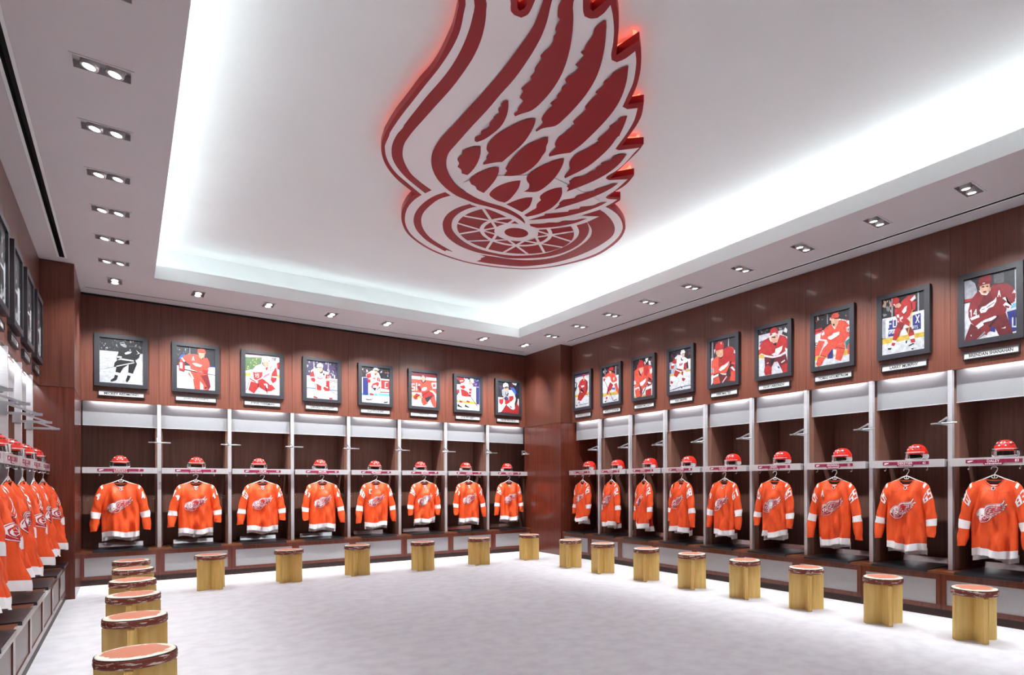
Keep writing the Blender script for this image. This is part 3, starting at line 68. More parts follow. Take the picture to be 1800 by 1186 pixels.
'r8':'w0,999 999,999 999,0 0,0;c0,999 999,999 995,651 0,663;k209,905 188,935 200,937 200,935 213,920;s70,851 0,882 0,893 37,933 82,890;u115,826 67,865 74,884 81,900 92,906;k131,937 120,916 43,924 26,951 77,990;s236,759 222,747 208,746 184,787 195,802;k269,916 231,879 178,898 181,910 257,937;u219,925 188,904 176,886 163,973 198,965;k198,927 201,935 183,951 206,993 216,985;u157,769 109,792 98,848 132,874 194,817;s49,970 32,961 28,973 40,999 50,995;u113,727 113,712 36,694 5,746 12,759;s172,838 162,840 154,843 248,868 251,863;g34,757 40,747 26,737 14,742 22,818;k224,837 179,859 162,894 234,898 231,899;s140,945 93,933 93,923 131,983 140,970;s223,874 220,848 176,849 196,935 207,933;s29,972 98,968 97,895 49,889;l225,998 223,665 258,659 260,992;l837,999 838,654 871,649 869,999;w0,656 995,665 990,277 0,315;n144,612 374,613 372,435 143,439;n727,609 908,623 914,350 724,349;n143,425 372,421 371,307 143,324;w167,473 168,615 140,619 139,477;w148,600 242,597 238,618 144,622;w147,536 226,533 222,554 143,557;w283,469 284,610 257,615 256,473;w264,596 358,593 354,614 260,617;w334,612 333,471 360,467 361,607;w353,485 260,488 264,467 357,464;w394,462 478,598 453,610 369,474;w370,605 452,462 477,468 395,611;w807,461 888,591 864,603 783,472;w785,601 863,458 886,463 808,606;w185,421 149,422 151,414 186,413;w148,421 148,392 158,390 158,419;w150,389 186,388 185,396 149,397;w177,395 177,366 187,365 187,394;w184,372 149,373 150,365 186,364;w202,364 202,418 192,419 192,366;w195,412 230,411 229,419 193,420;w221,419 221,389 231,388 232,417;w229,395 193,396 195,388 230,387;w246,363 246,417 236,418 235,365;w239,411 274,410 272,418 237,419;w265,417 265,364 275,362 275,416;w272,369 237,370 238,362 274,361;w290,362 290,415 280,417 279,364;w282,410 318,409 316,417 281,418;w309,416 308,387 319,386 319,414;w316,392 281,393 282,386 317,385;w293,390 310,361 319,363 302,392;w326,409 361,408 360,415 325,416;w338,415 337,362 348,360 348,414;w403,414 368,415 369,407 404,406;w367,414 366,385 377,384 377,413;w369,383 404,382 403,390 368,391;w395,389 395,360 405,359 405,388;w402,366 368,367 369,359 404,358;w739,373 739,425 729,427 729,374;w732,420 765,418 764,425 731,428;w757,425 757,396 767,395 767,423;w764,402 730,404 731,396 765,394;w742,400 758,371 767,373 751,402;w773,417 807,415 806,422 772,425;w785,423 784,371 794,369 795,421;w848,420 814,422 815,414 848,412;w813,421 812,393 822,391 822,419;w815,390 848,388 847,396 814,398;w840,395 840,367 849,366 850,394;w847,372 814,374 814,367 848,365;l0,634 86,650 85,303 0,315;y1,293 994,290 993,207 1,199;i1,199 993,207 999,0 0,0;r299,790 432,798 470,891 620,966 785,952 803,878 692,826 709,696 672,617 598,572 616,527 541,481 411,543 317,672;d487,703 600,785 599,685 505,643;w478,712 544,779 600,799 580,702 524,669;w675,886 785,952 803,892 711,851;r711,851 811,835 792,697 728,693;w355,681 412,672 421,613 364,636;w430,612 505,629 504,529 430,555;r449,566 561,620 689,488 670,420 597,459;w598,572 727,623 727,581 635,552;d335,455 392,546 541,496 485,405 391,375;r335,469 448,424 409,288 333,227 257,251 296,374;d559,408 688,418 760,323 632,285;r632,313 760,323 778,237 659,225;w650,254 769,266 777,209 659,197;w248,245 352,217 333,184 248,202;r248,202 333,184 295,132 228,155;r677,202 777,202 795,137 695,136;w161,135 276,142 295,118 199,87;k142,116 237,111 218,82 151,90;k621,97 740,130 776,112 667,84;w648,72 794,109 821,57 685,40;k694,42 757,38 748,15 703,21;y721,713 585,176 601,172 737,708;k572,195 609,190 598,142 568,150;s309,861 432,876 469,820 413,793 328,807;r242,857 262,970 357,997 423,942 413,872 337,870 280,829;w280,880 318,873 309,832',
'r9':'i0,999 999,999 999,0 0,0;g0,999 999,999 999,649 0,615;h567,975 764,981 764,814 585,834;l959,999 963,633 990,628 987,999;l0,980 120,980 215,906 253,790 234,668 0,687;r0,687 234,676 234,634 0,639;n817,351 999,365 999,37 887,24;a817,449 999,462 999,403 834,386;w909,252 909,104 934,100 934,248;w914,99 999,86 999,108 914,121;w999,90 999,237 979,241 979,94;d129,656 234,746 309,779 420,688 512,787 567,822 817,796 921,723 982,622 973,534 887,445 817,412 781,297 621,308 402,258 346,283 215,218 129,294 81,396 81,506;e402,684 512,710 567,577 346,492 271,365 215,452;w110,368 290,396 301,352 139,327;w120,465 150,490 134,503 104,478;w128,500 128,386 148,383 148,496;w244,375 244,488 224,491 224,378;w228,494 178,423 195,412 246,483;w184,414 252,408 250,425 182,430;w737,577 799,588 817,502 956,672 982,622 887,565 921,424;d817,593 956,627 965,491 887,460;w746,469 799,505 907,429 869,369;e781,463 869,425 852,398 790,431;e402,258 621,308 799,339 930,3 675,0 603,127 402,65 271,0 0,0 23,73 129,278 253,196;w365,288 603,326 642,304 530,261 383,254;w243,229 365,264 383,215 271,165;d318,171 439,214 512,156 439,44 346,89;k652,330 479,179 499,162 671,313;l398,111 235,0 257,0 419,90;w603,97 675,0 530,0 402,19 512,80;n512,172 603,143 603,66 512,95;w120,90 148,94 139,64;w710,111 799,128 790,99;w286,783 346,702 439,677 512,741 521,800 494,729 420,704 328,760;s305,834 346,865 498,848 503,758 442,695 369,703 313,766;k346,834 402,826 398,805 350,815;k430,826 476,821 472,801 433,805;e374,751 439,747 430,718 380,724;d275,879 299,968 383,999 512,994 530,921 521,843 402,851 281,834;e281,901 521,885 521,862 281,878;w365,885 411,883 409,868 365,869;w305,460 346,505 420,511 494,544 585,574 625,616 625,551 567,477 476,462 420,410 328,410;e345,456 407,463 403,472 341,466;e439,471 591,532 584,541 433,480;w661,608 687,705 670,711 644,614;w668,708 694,606 711,606 685,708;w659,639 698,635 696,650 657,654',
'l1':'i0,999 999,999 999,0 0,0;c0,999 999,999 999,579 0,599;g89,843 49,844 54,917 85,924 96,890;g496,837 472,878 501,917 515,913 528,900;h285,708 245,766 258,784 279,800 309,776;h290,725 274,730 272,802 296,796 300,799;u412,936 392,925 361,933 355,947 381,999;l250,726 199,716 203,735 219,770 235,781;k720,812 642,789 651,804 644,842 668,856;g311,628 307,619 312,619 258,619 253,659;k263,881 263,878 259,879 247,896 251,914;g581,914 559,879 526,906 533,948 581,926;u933,699 934,690 930,694 926,688 904,721;h870,649 869,636 862,627 827,689 845,682;h741,690 740,700 726,713 723,717 746,735;h119,647 50,621 46,634 116,679 113,685;h893,607 874,618 882,646 899,643 907,629;g782,758 727,729 714,754 715,795 739,827;h705,800 675,828 665,844 697,890 733,901;g777,790 742,772 731,787 740,825 755,826;u168,622 90,616 156,678 167,660 166,665;g160,845 160,850 146,875 225,919 212,923;k419,700 384,661 370,676 393,763 412,736;g988,660 975,654 971,656 955,660 957,689;g234,774 218,799 218,808 224,816 238,829;g421,716 417,720 452,791 466,765 468,757;u295,604 288,600 286,588 272,662 284,661;k241,682 230,677 239,679 244,731 308,714;h913,883 906,855 861,886 903,927 915,910;h756,821 722,832 758,867 761,862 765,851;k403,634 350,633 385,689 385,685 401,664;g665,626 657,627 657,635 653,634 653,689;k884,621 856,656 862,676 896,710 914,695;u150,885 135,886 128,927 141,959 155,963;l280,667 248,679 241,707 281,738 307,709;g305,923 306,921 323,926 322,921 329,921;u855,626 824,595 822,615 829,672 857,638;g72,628 76,610 61,582 19,576 0,645;h806,883 802,902 823,912 823,918 834,898;k907,966 863,943 849,974 861,988 914,976;k176,639 126,630 118,674 161,692 168,681;k242,685 241,681 239,669 217,704 217,707;l0,294 999,254 999,266 0,306;g270,699 410,759 509,759 639,679 679,529 599,440 330,440 230,529;k320,440 599,440 649,240 569,120 519,260 450,360 370,240 320,110 240,140;w300,480 609,480 599,440 310,440;w390,599 490,639 539,649 490,579 410,559;l390,849 490,859 500,769 450,739 400,759;k380,829 400,899 480,909 509,849 490,839 400,834;h212,435 709,131 718,144 220,449;k220,120 330,130 320,80 210,80;k549,120 649,120 659,75 559,75',
'l2':'i0,999 999,999 999,0 0,0;c0,999 999,999 999,579 0,599;k235,782 225,763 216,776 209,770 208,844;h336,665 273,679 283,722 275,737 295,738;k461,792 457,794 464,794 475,816 490,833;g385,639 376,709 398,726 411,731 419,707;g936,618 924,633 925,639 926,641 929,653;u459,874 401,894 416,946 443,964 444,961;u108,795 111,781 87,786 87,845 93,857;k814,853 808,839 772,852 772,876 791,881;g924,956 880,924 861,948 922,975 914,967;k570,755 551,767 580,832 593,834 606,795;k736,863 769,887 778,885 781,872 783,887;g201,646 193,628 154,648 190,693 202,659;l838,806 795,796 786,839 810,862 826,854;g225,618 187,620 182,619 191,663 198,661;u238,916 200,913 202,999 222,987 249,962;g333,749 314,755 343,796 345,789 352,773;l723,694 706,719 707,757 749,758 765,752;h114,745 113,755 103,747 111,799 122,788;k115,737 105,732 90,759 91,763 92,766;u588,703 589,712 580,729 603,751 619,727;u555,778 549,794 543,798 579,808 579,806;g268,746 262,742 226,787 249,795 278,764;g743,668 727,642 714,642 698,665 703,699;u497,831 482,810 452,867 478,881 486,865;k794,885 773,858 762,839 758,852 773,944;u896,933 904,925 896,917 900,909 887,892;h945,600 921,614 960,668 961,653 959,649;l440,912 435,956 439,958 451,954 457,939;g770,761 768,756 744,730 712,807 723,807;k436,886 435,876 427,861 424,940 440,913;g251,708 246,701 220,723 244,724 246,715;h601,908 578,889 532,897 524,926 542,970;k675,718 658,738 670,787 672,790 682,783;h933,738 932,725 932,723 870,736 874,764;u41,615 30,628 22,632 27,687 63,654;h780,645 749,670 740,701 758,736 821,718;h346,587 344,587 341,665 365,667 384,626;u905,638 913,630 899,620 866,657 902,669;k923,830 940,819 963,805 968,801 977,776;h716,909 665,886 666,896 667,915 673,951;l0,294 999,254 999,266 0,306;g320,699 460,759 559,759 689,679 729,529 649,440 380,440 280,529;k370,440 649,440 699,240 619,120 569,260 500,360 420,240 370,110 290,140;w350,480 659,480 649,440 360,440;w440,599 539,639 589,649 539,579 460,559;l440,849 539,859 549,769 500,739 450,759;k430,829 450,899 529,909 559,849 539,839 450,834;h261,435 759,131 768,144 270,449;k270,120 380,130 370,80 260,80;k599,120 699,120 709,75 609,75',
'l3':'i0,999 999,999 999,0 0,0;c0,999 999,999 999,579 0,599;l544,606 534,606 524,593 480,619 534,678;k519,838 504,799 465,799 456,822 516,854;u188,744 178,730 144,784 142,795 162,817;h876,905 866,900 849,948 885,941 880,936;u121,941 114,932 81,934 76,965 108,991;g47,939 23,932 3,954 1,976 58,966;g225,950 214,956 210,977 217,986 218,986;h544,944 540,941 546,937 533,921 520,926;u717,703 712,712 684,681 659,720 650,751;g76,848 75,842 46,904 69,916 73,921;k253,960 208,949 197,956 241,998 253,975;u764,612 717,586 697,606 695,606 724,683;k204,910 202,904 166,917 181,986 194,978;u722,700 700,680 664,753 670,757 694,784;h608,765 566,782 559,783 602,815 608,798;u659,845 634,876 638,875 658,870 662,866;g204,927 205,921 202,916 183,907 172,948;h457,691 424,714 409,793 423,819 469,790;u254,848 241,852 219,848 201,858 242,921;u499,957 469,918 461,983 466,986 488,984;u48,940 21,961 15,970 39,999 61,996;k359,872 349,866 338,879 343,917 364,922;u67,927 27,920 24,937 39,981 67,963;h268,714 259,705 251,712 237,733 253,754;g65,867 63,872 48,901 43,904 84,938;k840,916 835,929 828,952 842,969 849,969;g459,885 412,898 427,938 452,927 472,905;g880,710 866,709 849,711 849,754 852,766;l390,794 389,808 346,890 384,890 417,878;h33,656 27,659 26,651 0,697 29,720;g789,883 750,826 747,824 723,839 713,855;k989,943 985,944 957,967 961,978 994,972;l495,894 493,865 447,862 448,864 433,916;k223,900 227,901 220,897 193,935 216,936;g56,933 52,930 7,931 8,992 56,982;h39,693 11,687 3,699 18,755 38,736;u155,697 122,676 109,713 119,727 118,728;g55,786 40,837 43,859 55,878 86,836;k999,617 929,665 947,659 974,684 990,671;u255,639 232,604 224,612 208,622 248,646;l0,294 999,254 999,266 0,306;g220,699 360,759 460,759 589,679 629,529 549,440 280,440 180,529;k270,440 549,440 599,240 519,120 470,260 400,360 320,240 270,110 190,140;w250,480 559,480 549,440 260,440;w340,599 440,639 490,649 440,579 360,559;l340,849 440,859 450,769 400,739 350,759;k330,829 350,899 430,909 460,849 440,839 350,834;h162,435 659,131 668,144 170,449;k170,120 280,130 270,80 160,80;k500,120 599,120 609,75 509,75',
'l4':'i0,999 999,999 999,0 0,0;c0,999 999,999 999,579 0,599;u904,718 909,731 912,775 951,776 982,733;u920,838 926,852 960,837 963,828 965,822;l867,864 820,881 818,874 819,906 872,911;l589,843 581,831 531,841 525,859 549,894;l891,900 883,879 864,878 896,924 891,925;h203,806 135,839 139,852 181,899 216,865;g144,785 100,825 113,856 115,855 118,848;u572,740 568,738 543,725 546,831 555,846;l950,722 945,710 878,753 906,792 942,731;h672,609 659,628 654,627 646,681 684,693;k139,931 108,901 80,920 77,935 142,962;k303,654 295,661 285,673 289,715 341,697;l393,887 379,854 369,849 344,901 379,924;h292,572 240,596 250,590 246,607 258,681;g380,641 336,633 344,673 364,667 367,665;u526,935 521,915 498,982 525,975 529,972;g430,668 423,651 395,637 390,700 403,703;l371,651 366,633 321,661 328,682 336,692;g114,940 103,951 106,995 119,999 132,999;g552,718 544,707 538,700 492,771 512,764;g772,747 761,711 739,692 710,759 770,771;k711,917 692,962 691,978 694,988 738,995;k513,694 509,701 489,691 442,719 496,773;k202,785 176,768 178,771 174,756 207,812;l419,684 409,653 400,637 356,708 419,740;l168,680 166,677 144,672 178,706 176,704;l529,872 536,898 538,917 543,923 576,928;k86,809 54,827 89,896 97,876 108,865;k240,752 227,742 225,738 215,748 241,780;h565,927 521,928 512,963 510,981 563,990;u204,809 200,820 210,856 212,853 239,834;k36,863 26,910 53,927 64,929 73,919;g759,626 734,590 695,654 691,659 692,665;k492,912 479,926 481,994 482,999 527,999;u646,789 628,785 601,806 604,829 609,844;k832,647 821,637 774,691 768,704 831,677;l431,792 416,800 411,808 415,805 410,835;l507,731 521,785 539,795 544,798 546,785;g844,609 799,633 799,659 847,670 846,661;h920,746 902,745 897,773 937,779 938,770;l0,294 999,254 999,266 0,306;g370,699 509,759 609,759 739,679 779,529 699,440 430,440 330,529;k420,440 699,440 749,240 669,120 619,260 549,360 470,240 420,110 340,140;w400,480 709,480 699,440 410,440;w490,599 589,639 639,649 589,579 509,559;l490,849 589,859 599,769 549,739 500,759;k480,829 500,899 579,909 609,849 589,839 500,834;h311,435 809,131 817,144 320,449;k320,120 430,130 420,80 310,80;k649,120 749,120 759,75 659,75',
'l5':'i0,999 999,999 999,0 0,0;c0,999 999,999 999,579 0,599;l870,738 862,741 853,736 851,740 839,796;h304,884 230,902 225,915 259,951 307,897;k800,684 800,704 804,705 815,711 831,690;k473,830 470,824 456,804 440,826 439,837;g397,898 378,877 362,925 374,925 395,920;g475,889 474,913 466,913 450,919 532,978;l583,748 579,732 573,706 544,724 533,733;g988,906 983,899 947,924 977,969 994,948;h572,616 543,582 497,605 538,672 559,637;k122,887 108,877 101,892 85,913 81,933;l584,855 583,847 560,832 547,838 558,893;h375,726 363,708 335,711 334,745 355,765;g131,927 88,902 85,944 91,965 105,961;h450,801 410,874 419,873 446,859 461,834;l874,633 881,644 874,646 887,655 929,644;k28,862 25,900 30,897 37,907 48,910;h578,692 544,687 516,729 533,780 576,791;h924,636 924,637 893,637 911,681 922,677;u102,730 78,713 70,711 100,763 99,761;h835,944 828,961 827,965 852,984 856,982;l815,869 816,868 776,867 773,887 771,891;k179,897 178,892 162,865 135,923 166,935;k150,745 132,718 68,767 73,778 96,803;g137,693 129,726 162,764 168,767 176,766;u251,908 235,894 218,879 196,938 184,947;k363,686 340,680 322,694 361,727 376,717;h999,846 999,824 959,800 939,864 999,877;k650,891 608,916 605,918 625,943 629,932;u915,695 930,693 897,661 859,765 872,759;l414,834 415,831 408,818 376,853 409,864;h989,653 944,623 924,671 954,712 976,679;u449,833 431,845 426,860 458,942 483,928;u823,862 797,851 794,846 794,843 751,924;u494,794 493,791 464,813 477,846 487,846;u157,859 162,885 197,895 226,881 226,871;h455,773 423,768 419,815 417,824 420,822;k381,722 349,747 361,804 394,812 393,798;h696,815 695,897 716,917 720,919 754,881;k29,638 16,660 33,720 67,723 73,712;l499,583 494,593 479,596 478,633 488,656;l0,294 999,254 999,266 0,306;g320,699 460,759 559,759 689,679 729,529 649,440 380,440 280,529;k370,440 649,440 699,240 619,120 569,260 500,360 420,240 370,110 290,140;w350,480 659,480 649,440 360,440;w440,599 539,639 589,649 539,579 460,559;l440,849 539,859 549,769 500,739 450,759;k430,829 450,899 529,909 559,849 539,839 450,834;h261,435 759,131 768,144 270,449;k270,120 380,130 370,80 260,80;k599,120 699,120 709,75 609,75',
'l6':'i0,999 999,999 999,0 0,0;c0,999 999,999 999,579 0,599;k346,765 345,766 319,746 315,846 327,826;k857,692 820,748 836,765 870,727 871,723;g168,758 122,741 155,797 161,794 173,781;k202,765 189,771 190,817 194,817 214,811;u298,850 298,850 269,878 275,895 339,911;h402,692 384,685 376,675 362,681 373,783;u394,770 360,780 360,827 371,848 381,842;h614,786 605,779 589,760 586,775 565,797;l157,908 163,926 170,915 189,926 201,923;h609,891 614,950 634,947 648,936 657,914;u909,764 908,760 902,756 897,741 871,777;l861,638 857,612 839,618 823,656 861,654;k329,653 308,642 284,746 348,721 345,704;k443,856 432,867 438,898 442,894 455,905;h132,895 128,885 113,869 111,869 101,877;g180,749 166,730 126,752 132,793 164,809;k940,933 909,963 911,970 910,980 949,999;g485,933 457,905 443,891 428,924 430,962;g387,943 353,945 354,969 367,985 390,976;k606,884 567,870 586,976 601,966 611,956;g156,900 146,870 98,895 90,902 136,939;g935,879 915,913 915,916 928,918 937,907;h192,655 200,684 206,693 214,694 238,679;l503,675 481,674 472,692 513,711 508,708;u185,653 174,636 171,633 141,670 146,690;l248,663 240,654 221,678 226,741 242,750;k527,669 520,654 467,702 465,706 518,723;l394,738 370,759 367,762 369,769 382,782;k938,851 932,833 900,829 880,858 891,877;g45,700 18,740 27,748 37,768 59,741;g154,837 126,897 127,899 152,871 158,866;l717,805 711,802 712,799 684,806 729,857;k842,918 801,966 806,987 860,999 887,994;h257,913 203,927 210,975 240,988 256,972;g802,714 803,706 782,697 767,732 770,741;k680,780 688,803 696,811 723,811 726,810;h396,910 373,895 355,903 362,980 394,964;g81,630 89,681 102,686 116,676 126,673;l171,694 150,705 134,747 151,786 146,785;l367,755 367,743 356,720 322,803 331,809;l0,294 999,254 999,266 0,306;g270,699 410,759 509,759 639,679 679,529 599,440 330,440 230,529;k320,440 599,440 649,240 569,120 519,260 450,360 370,240 320,110 240,140;w300,480 609,480 599,440 310,440;w390,599 490,639 539,649 490,579 410,559;l390,849 490,859 500,769 450,739 400,759;k380,829 400,899 480,909 509,849 490,839 400,834;h212,435 709,131 718,144 220,449;k220,120 330,130 320,80 210,80;k549,120 649,120 659,75 559,75'}
PAL={'r': (190, 42, 44), 'o': (232, 84, 66), 'd': (140, 36, 44), 'e': (112, 28, 38), 'w': (240, 238, 242), 'k': (24, 22, 28), 'n': (44, 48, 130), 'b': (60, 110, 200), 's': (226, 176, 148), 'g': (52, 50, 58), 'i': (226, 226, 234), 'y': (228, 190, 70), 'l': (176, 176, 188), 'c': (38, 34, 42), 't': (40, 120, 130), 'a': (120, 190, 220), 'm': (96, 130, 84), 'p': (205, 120, 150), 'h': (96, 92, 100), 'u': (150, 150, 156), 'v': (84, 62, 110)}
GLYPH={'0': [[(0, 0), (0, 2), (1, 2), (1, 0), (0, 0)]], '1': [[(0.2, 1.6), (0.6, 2), (0.6, 0)]], '2': [[(0, 2), (1, 2), (1, 1), (0, 1), (0, 0), (1, 0)]], '3': [[(0, 2), (1, 2), (1, 0), (0, 0)], [(0.2, 1), (1, 1)]], '4': [[(0.8, 0), (0.8, 2), (0, 0.7), (1, 0.7)]], '5': [[(1, 2), (0, 2), (0, 1.1), (1, 1.1), (1, 0), (0, 0)]], '6': [[(1, 2), (0, 2), (0, 0), (1, 0), (1, 1), (0, 1)]], '7': [[(0, 2), (1, 2), (0.4, 0)]], '8': [[(0, 0), (0, 2), (1, 2), (1, 0), (0, 0)], [(0, 1), (1, 1)]], '9': [[(1, 1), (0, 1), (0, 2), (1, 2), (1, 0), (0, 0)]], 'A': [[(0, 0), (0.5, 2), (1, 0)], [(0.2, 0.7), (0.8, 0.7)]], 'C': [[(1, 2), (0, 2), (0, 0), (1, 0)]]}


# ------------------------------------------------------------------ materials
def lin(c):
    return tuple(((v/255)/12.92 if v/255 <= .04045 else (((v/255)+.055)/1.055)**2.4) for v in c)
MATS = {}
def mat(name, rgb, rough=.5, metal=0., noise=0., scale=(8, 8, 8), bump=0., spec=.5, coat=0., emit=None, detail=4, coords='pos', bdist=.01, rgb2=None, trans=0., alpha=1., ior=1.45):
    if name in MATS: return MATS[name]
    m = bpy.data.materials.new(name); m.use_nodes = True; MATS[name] = m
    nt = m.node_tree; b = nt.nodes['Principled BSDF']
    c = lin(rgb)
    b.inputs['Base Color'].default_value = (*c, 1)
    b.inputs['Roughness'].default_value = rough
    b.inputs['Metallic'].default_value = metal
    b.inputs['Specular IOR Level'].default_value = spec
    b.inputs['Coat Weight'].default_value = coat
    b.inputs['Coat Roughness'].default_value = .12
    b.inputs['Transmission Weight'].default_value = trans
    b.inputs['Alpha'].default_value = alpha
    b.inputs['IOR'].default_value = ior
    if emit:
        b.inputs['Emission Color'].default_value = (*lin(emit[0]), 1); b.inputs['Emission Strength'].default_value = emit[1]
    if noise or bump or rgb2:
        if coords == 'pos':
            g = nt.nodes.new('ShaderNodeNewGeometry'); src = g.outputs['Position']
        else:
            g = nt.nodes.new('ShaderNodeTexCoord'); src = g.outputs['Object']
        mp = nt.nodes.new('ShaderNodeMapping'); mp.inputs['Scale'].default_value = scale
        nt.links.new(src, mp.inputs['Vector'])
        n = nt.nodes.new('ShaderNodeTexNoise'); n.inputs['Scale'].default_value = 1; n.inputs['Detail'].default_value = detail
        nt.links.new(mp.outputs['Vector'], n.inputs['Vector'])
        r = nt.nodes.new('ShaderNodeValToRGB')
        c2 = lin(rgb2) if rgb2 else tuple(v*(1+noise) for v in c)
        c1 = c if rgb2 else tuple(v*(1-noise) for v in c)
        r.color_ramp.elements[0].position = .32; r.color_ramp.elements[0].color = (*c1, 1)
        r.color_ramp.elements[1].position = .68; r.color_ramp.elements[1].color = (*c2, 1)
        nt.links.new(n.outputs['Fac'], r.inputs['Fac']); nt.links.new(r.outputs['Color'], b.inputs['Base Color'])
        if bump:
            bp = nt.nodes.new('ShaderNodeBump'); bp.inputs['Strength'].default_value = bump; bp.inputs['Distance'].default_value = bdist
            nt.links.new(n.outputs['Fac'], bp.inputs['Height']); nt.links.new(bp.outputs['Normal'], b.inputs['Normal'])
    return m
M_wood = mat('mahogany', (88, 45, 34), .38, noise=0, scale=(60, 60, 1.1), rgb2=(108, 60, 47), detail=6, coat=.2)
M_woodlow = mat('red_mahogany', (86, 36, 26), .27, scale=(42, 42, 1.3), rgb2=(108, 50, 36), detail=6, coat=.4)
M_wooddark = mat('dark_walnut', (108, 71, 61), .36, scale=(36, 36, 1.2), rgb2=(126, 88, 76), detail=5)
M_bench = mat('bench_mahogany', (104, 54, 32), .3, scale=(4, 4, 30), rgb2=(124, 70, 42), detail=5, coat=.3)
M_kick = mat('toe_kick_wood', (52, 30, 24), .5, noise=.1, scale=(6, 6, 30))
M_metal = mat('brushed_aluminium', (214, 212, 216), .36, metal=.5, noise=.05, scale=(4, 4, 120))
M_shelfm = mat('satin_aluminium', (218, 215, 218), .42, metal=.55, noise=.03, scale=(60, 60, 4))
M_valance = mat('woven_metal_panel', (148, 146, 151), .5, metal=.25, noise=.06, scale=(70, 70, 160), bump=.05)
M_grille = mat('perforated_steel', (168, 166, 168), .5, metal=.35, noise=.09, scale=(150, 150, 150), bump=.15)
M_steel = mat('polished_steel', (222, 220, 224), .2, metal=1., noise=.04, scale=(3, 3, 80))
M_bracket = mat('bracket_steel', (188, 188, 194), .32, metal=.8, noise=.04)
M_board = mat('black_seat_board', (34, 34, 40), .28, noise=.15, scale=(9, 9, 9), coat=.3)
M_paint = mat('soffit_paint', (208, 205, 208), .75, noise=.012, scale=(1.2, 1.2, 1.2))
M_white = mat('ceiling_paint', (236, 240, 241), .8, noise=.01, scale=(1.5, 1.5, 1.5))
M_black = mat('slot_black', (10, 10, 11), .6, noise=.1)
M_grey = mat('recess_grey', (190, 186, 188), .5, metal=.1, noise=.08)
M_lamp = mat('spot_housing', (205, 203, 206), .4, metal=.2, noise=.03)
M_lens = mat('spot_lens', (255, 255, 255), .4, emit=((255, 250, 244), 9.), noise=.01)
M_led = mat('led_strip', (255, 255, 255), .4, emit=((255, 250, 250), 7.), noise=.01)
M_frame = mat('charcoal_frame', (40, 38, 44), .42, noise=.08, scale=(30, 30, 90))
M_plate = mat('nameplate_silver', (196, 194, 194), .38, metal=.15, noise=.03, scale=(30, 30, 6))
M_ink = mat('black_ink', (18, 18, 20), .5, noise=.05)
M_maroon = mat('maroon_plate', (132, 22, 56), .4, scale=(40, 40, 14), rgb2=(158, 40, 78), detail=3)
M_wtext = mat('white_lettering', (242, 240, 242), .5, noise=.02)
M_jersey = mat('orange_red_jersey', (224, 70, 26), .5, scale=(11, 11, 4.5), rgb2=(240, 92, 40), detail=3, bump=.8, bdist=.03, coords='obj', spec=.45)
M_jwhite = mat('white_jersey_trim', (236, 232, 236), .75, noise=.04, scale=(14, 14, 9), bump=.15, coords='obj', spec=.3)
M_jin = mat('jersey_inner_red', (196, 30, 28), .8, noise=.06, coords='obj')
M_crestred = mat('crest_red', (178, 22, 34), .6, noise=.05)
M_hanger = mat('white_hanger', (240, 240, 242), .4, noise=.02)
M_helmet = mat('red_helmet_shell', (206, 34, 26), .33, scale=(30, 30, 30), rgb2=(220, 44, 32), coat=.2)
M_hpad = mat('helmet_liner', (120, 104, 88), .7, noise=.25, scale=(40, 40, 40))
M_hblack = mat('helmet_padding', (28, 26, 28), .6, noise=.2, scale=(40, 40, 40))
M_visor = mat('clear_visor', (236, 240, 242), .03, trans=1., ior=1.12, noise=.01)
M_chrome = mat('visor_trim', (222, 222, 226), .3, metal=.5, noise=.03)
M_ply = mat('birch_plywood', (226, 188, 106), .42, scale=(26, 26, 2.2), rgb2=(242, 210, 134), detail=6, coat=.15)
M_plyedge = mat('plywood_edge', (210, 166, 90), .5, scale=(60, 60, 3), rgb2=(232, 194, 122), detail=4)
M_pipe = mat('black_piping', (26, 22, 24), .5, noise=.1)
M_lred = mat('emblem_red', (150, 18, 28), .34, spec=.3, noise=.03, scale=(2, 2, 2))
M_lwhite = mat('emblem_white', (244, 240, 242), .42, noise=.015, scale=(2, 2, 2))
M_glow = mat('emblem_backlight', (255, 120, 90), .5, emit=((255, 120, 92), 1.1), noise=.01)
def carpet():
    m = mat('pale_carpet', (214, 208, 220), .95, spec=.1)
    nt = m.node_tree; b = nt.nodes['Principled BSDF']
    g = nt.nodes.new('ShaderNodeNewGeometry')
    def nz(s, d):
        n = nt.nodes.new('ShaderNodeTexNoise'); n.inputs['Scale'].default_value = s; n.inputs['Detail'].default_value = d
        nt.links.new(g.outputs['Position'], n.inputs['Vector']); return n
    a, f = nz(6.5, 6), nz(160, 2)
    r = nt.nodes.new('ShaderNodeValToRGB')
    r.color_ramp.elements[0].position = .36; r.color_ramp.elements[0].color = (*lin((207, 202, 209)), 1)
    r.color_ramp.elements[1].position = .6; r.color_ramp.elements[1].color = (*lin((217, 213, 219)), 1)
    nt.links.new(a.outputs['Fac'], r.inputs['Fac']); nt.links.new(r.outputs['Color'], b.inputs['Base Color'])
    bp = nt.nodes.new('ShaderNodeBump'); bp.inputs['Strength'].default_value = .35; bp.inputs['Distance'].default_value = .01
    nt.links.new(f.outputs['Fac'], bp.inputs['Height']); nt.links.new(bp.outputs['Normal'], b.inputs['Normal'])
    return m
M_carpet = carpet()
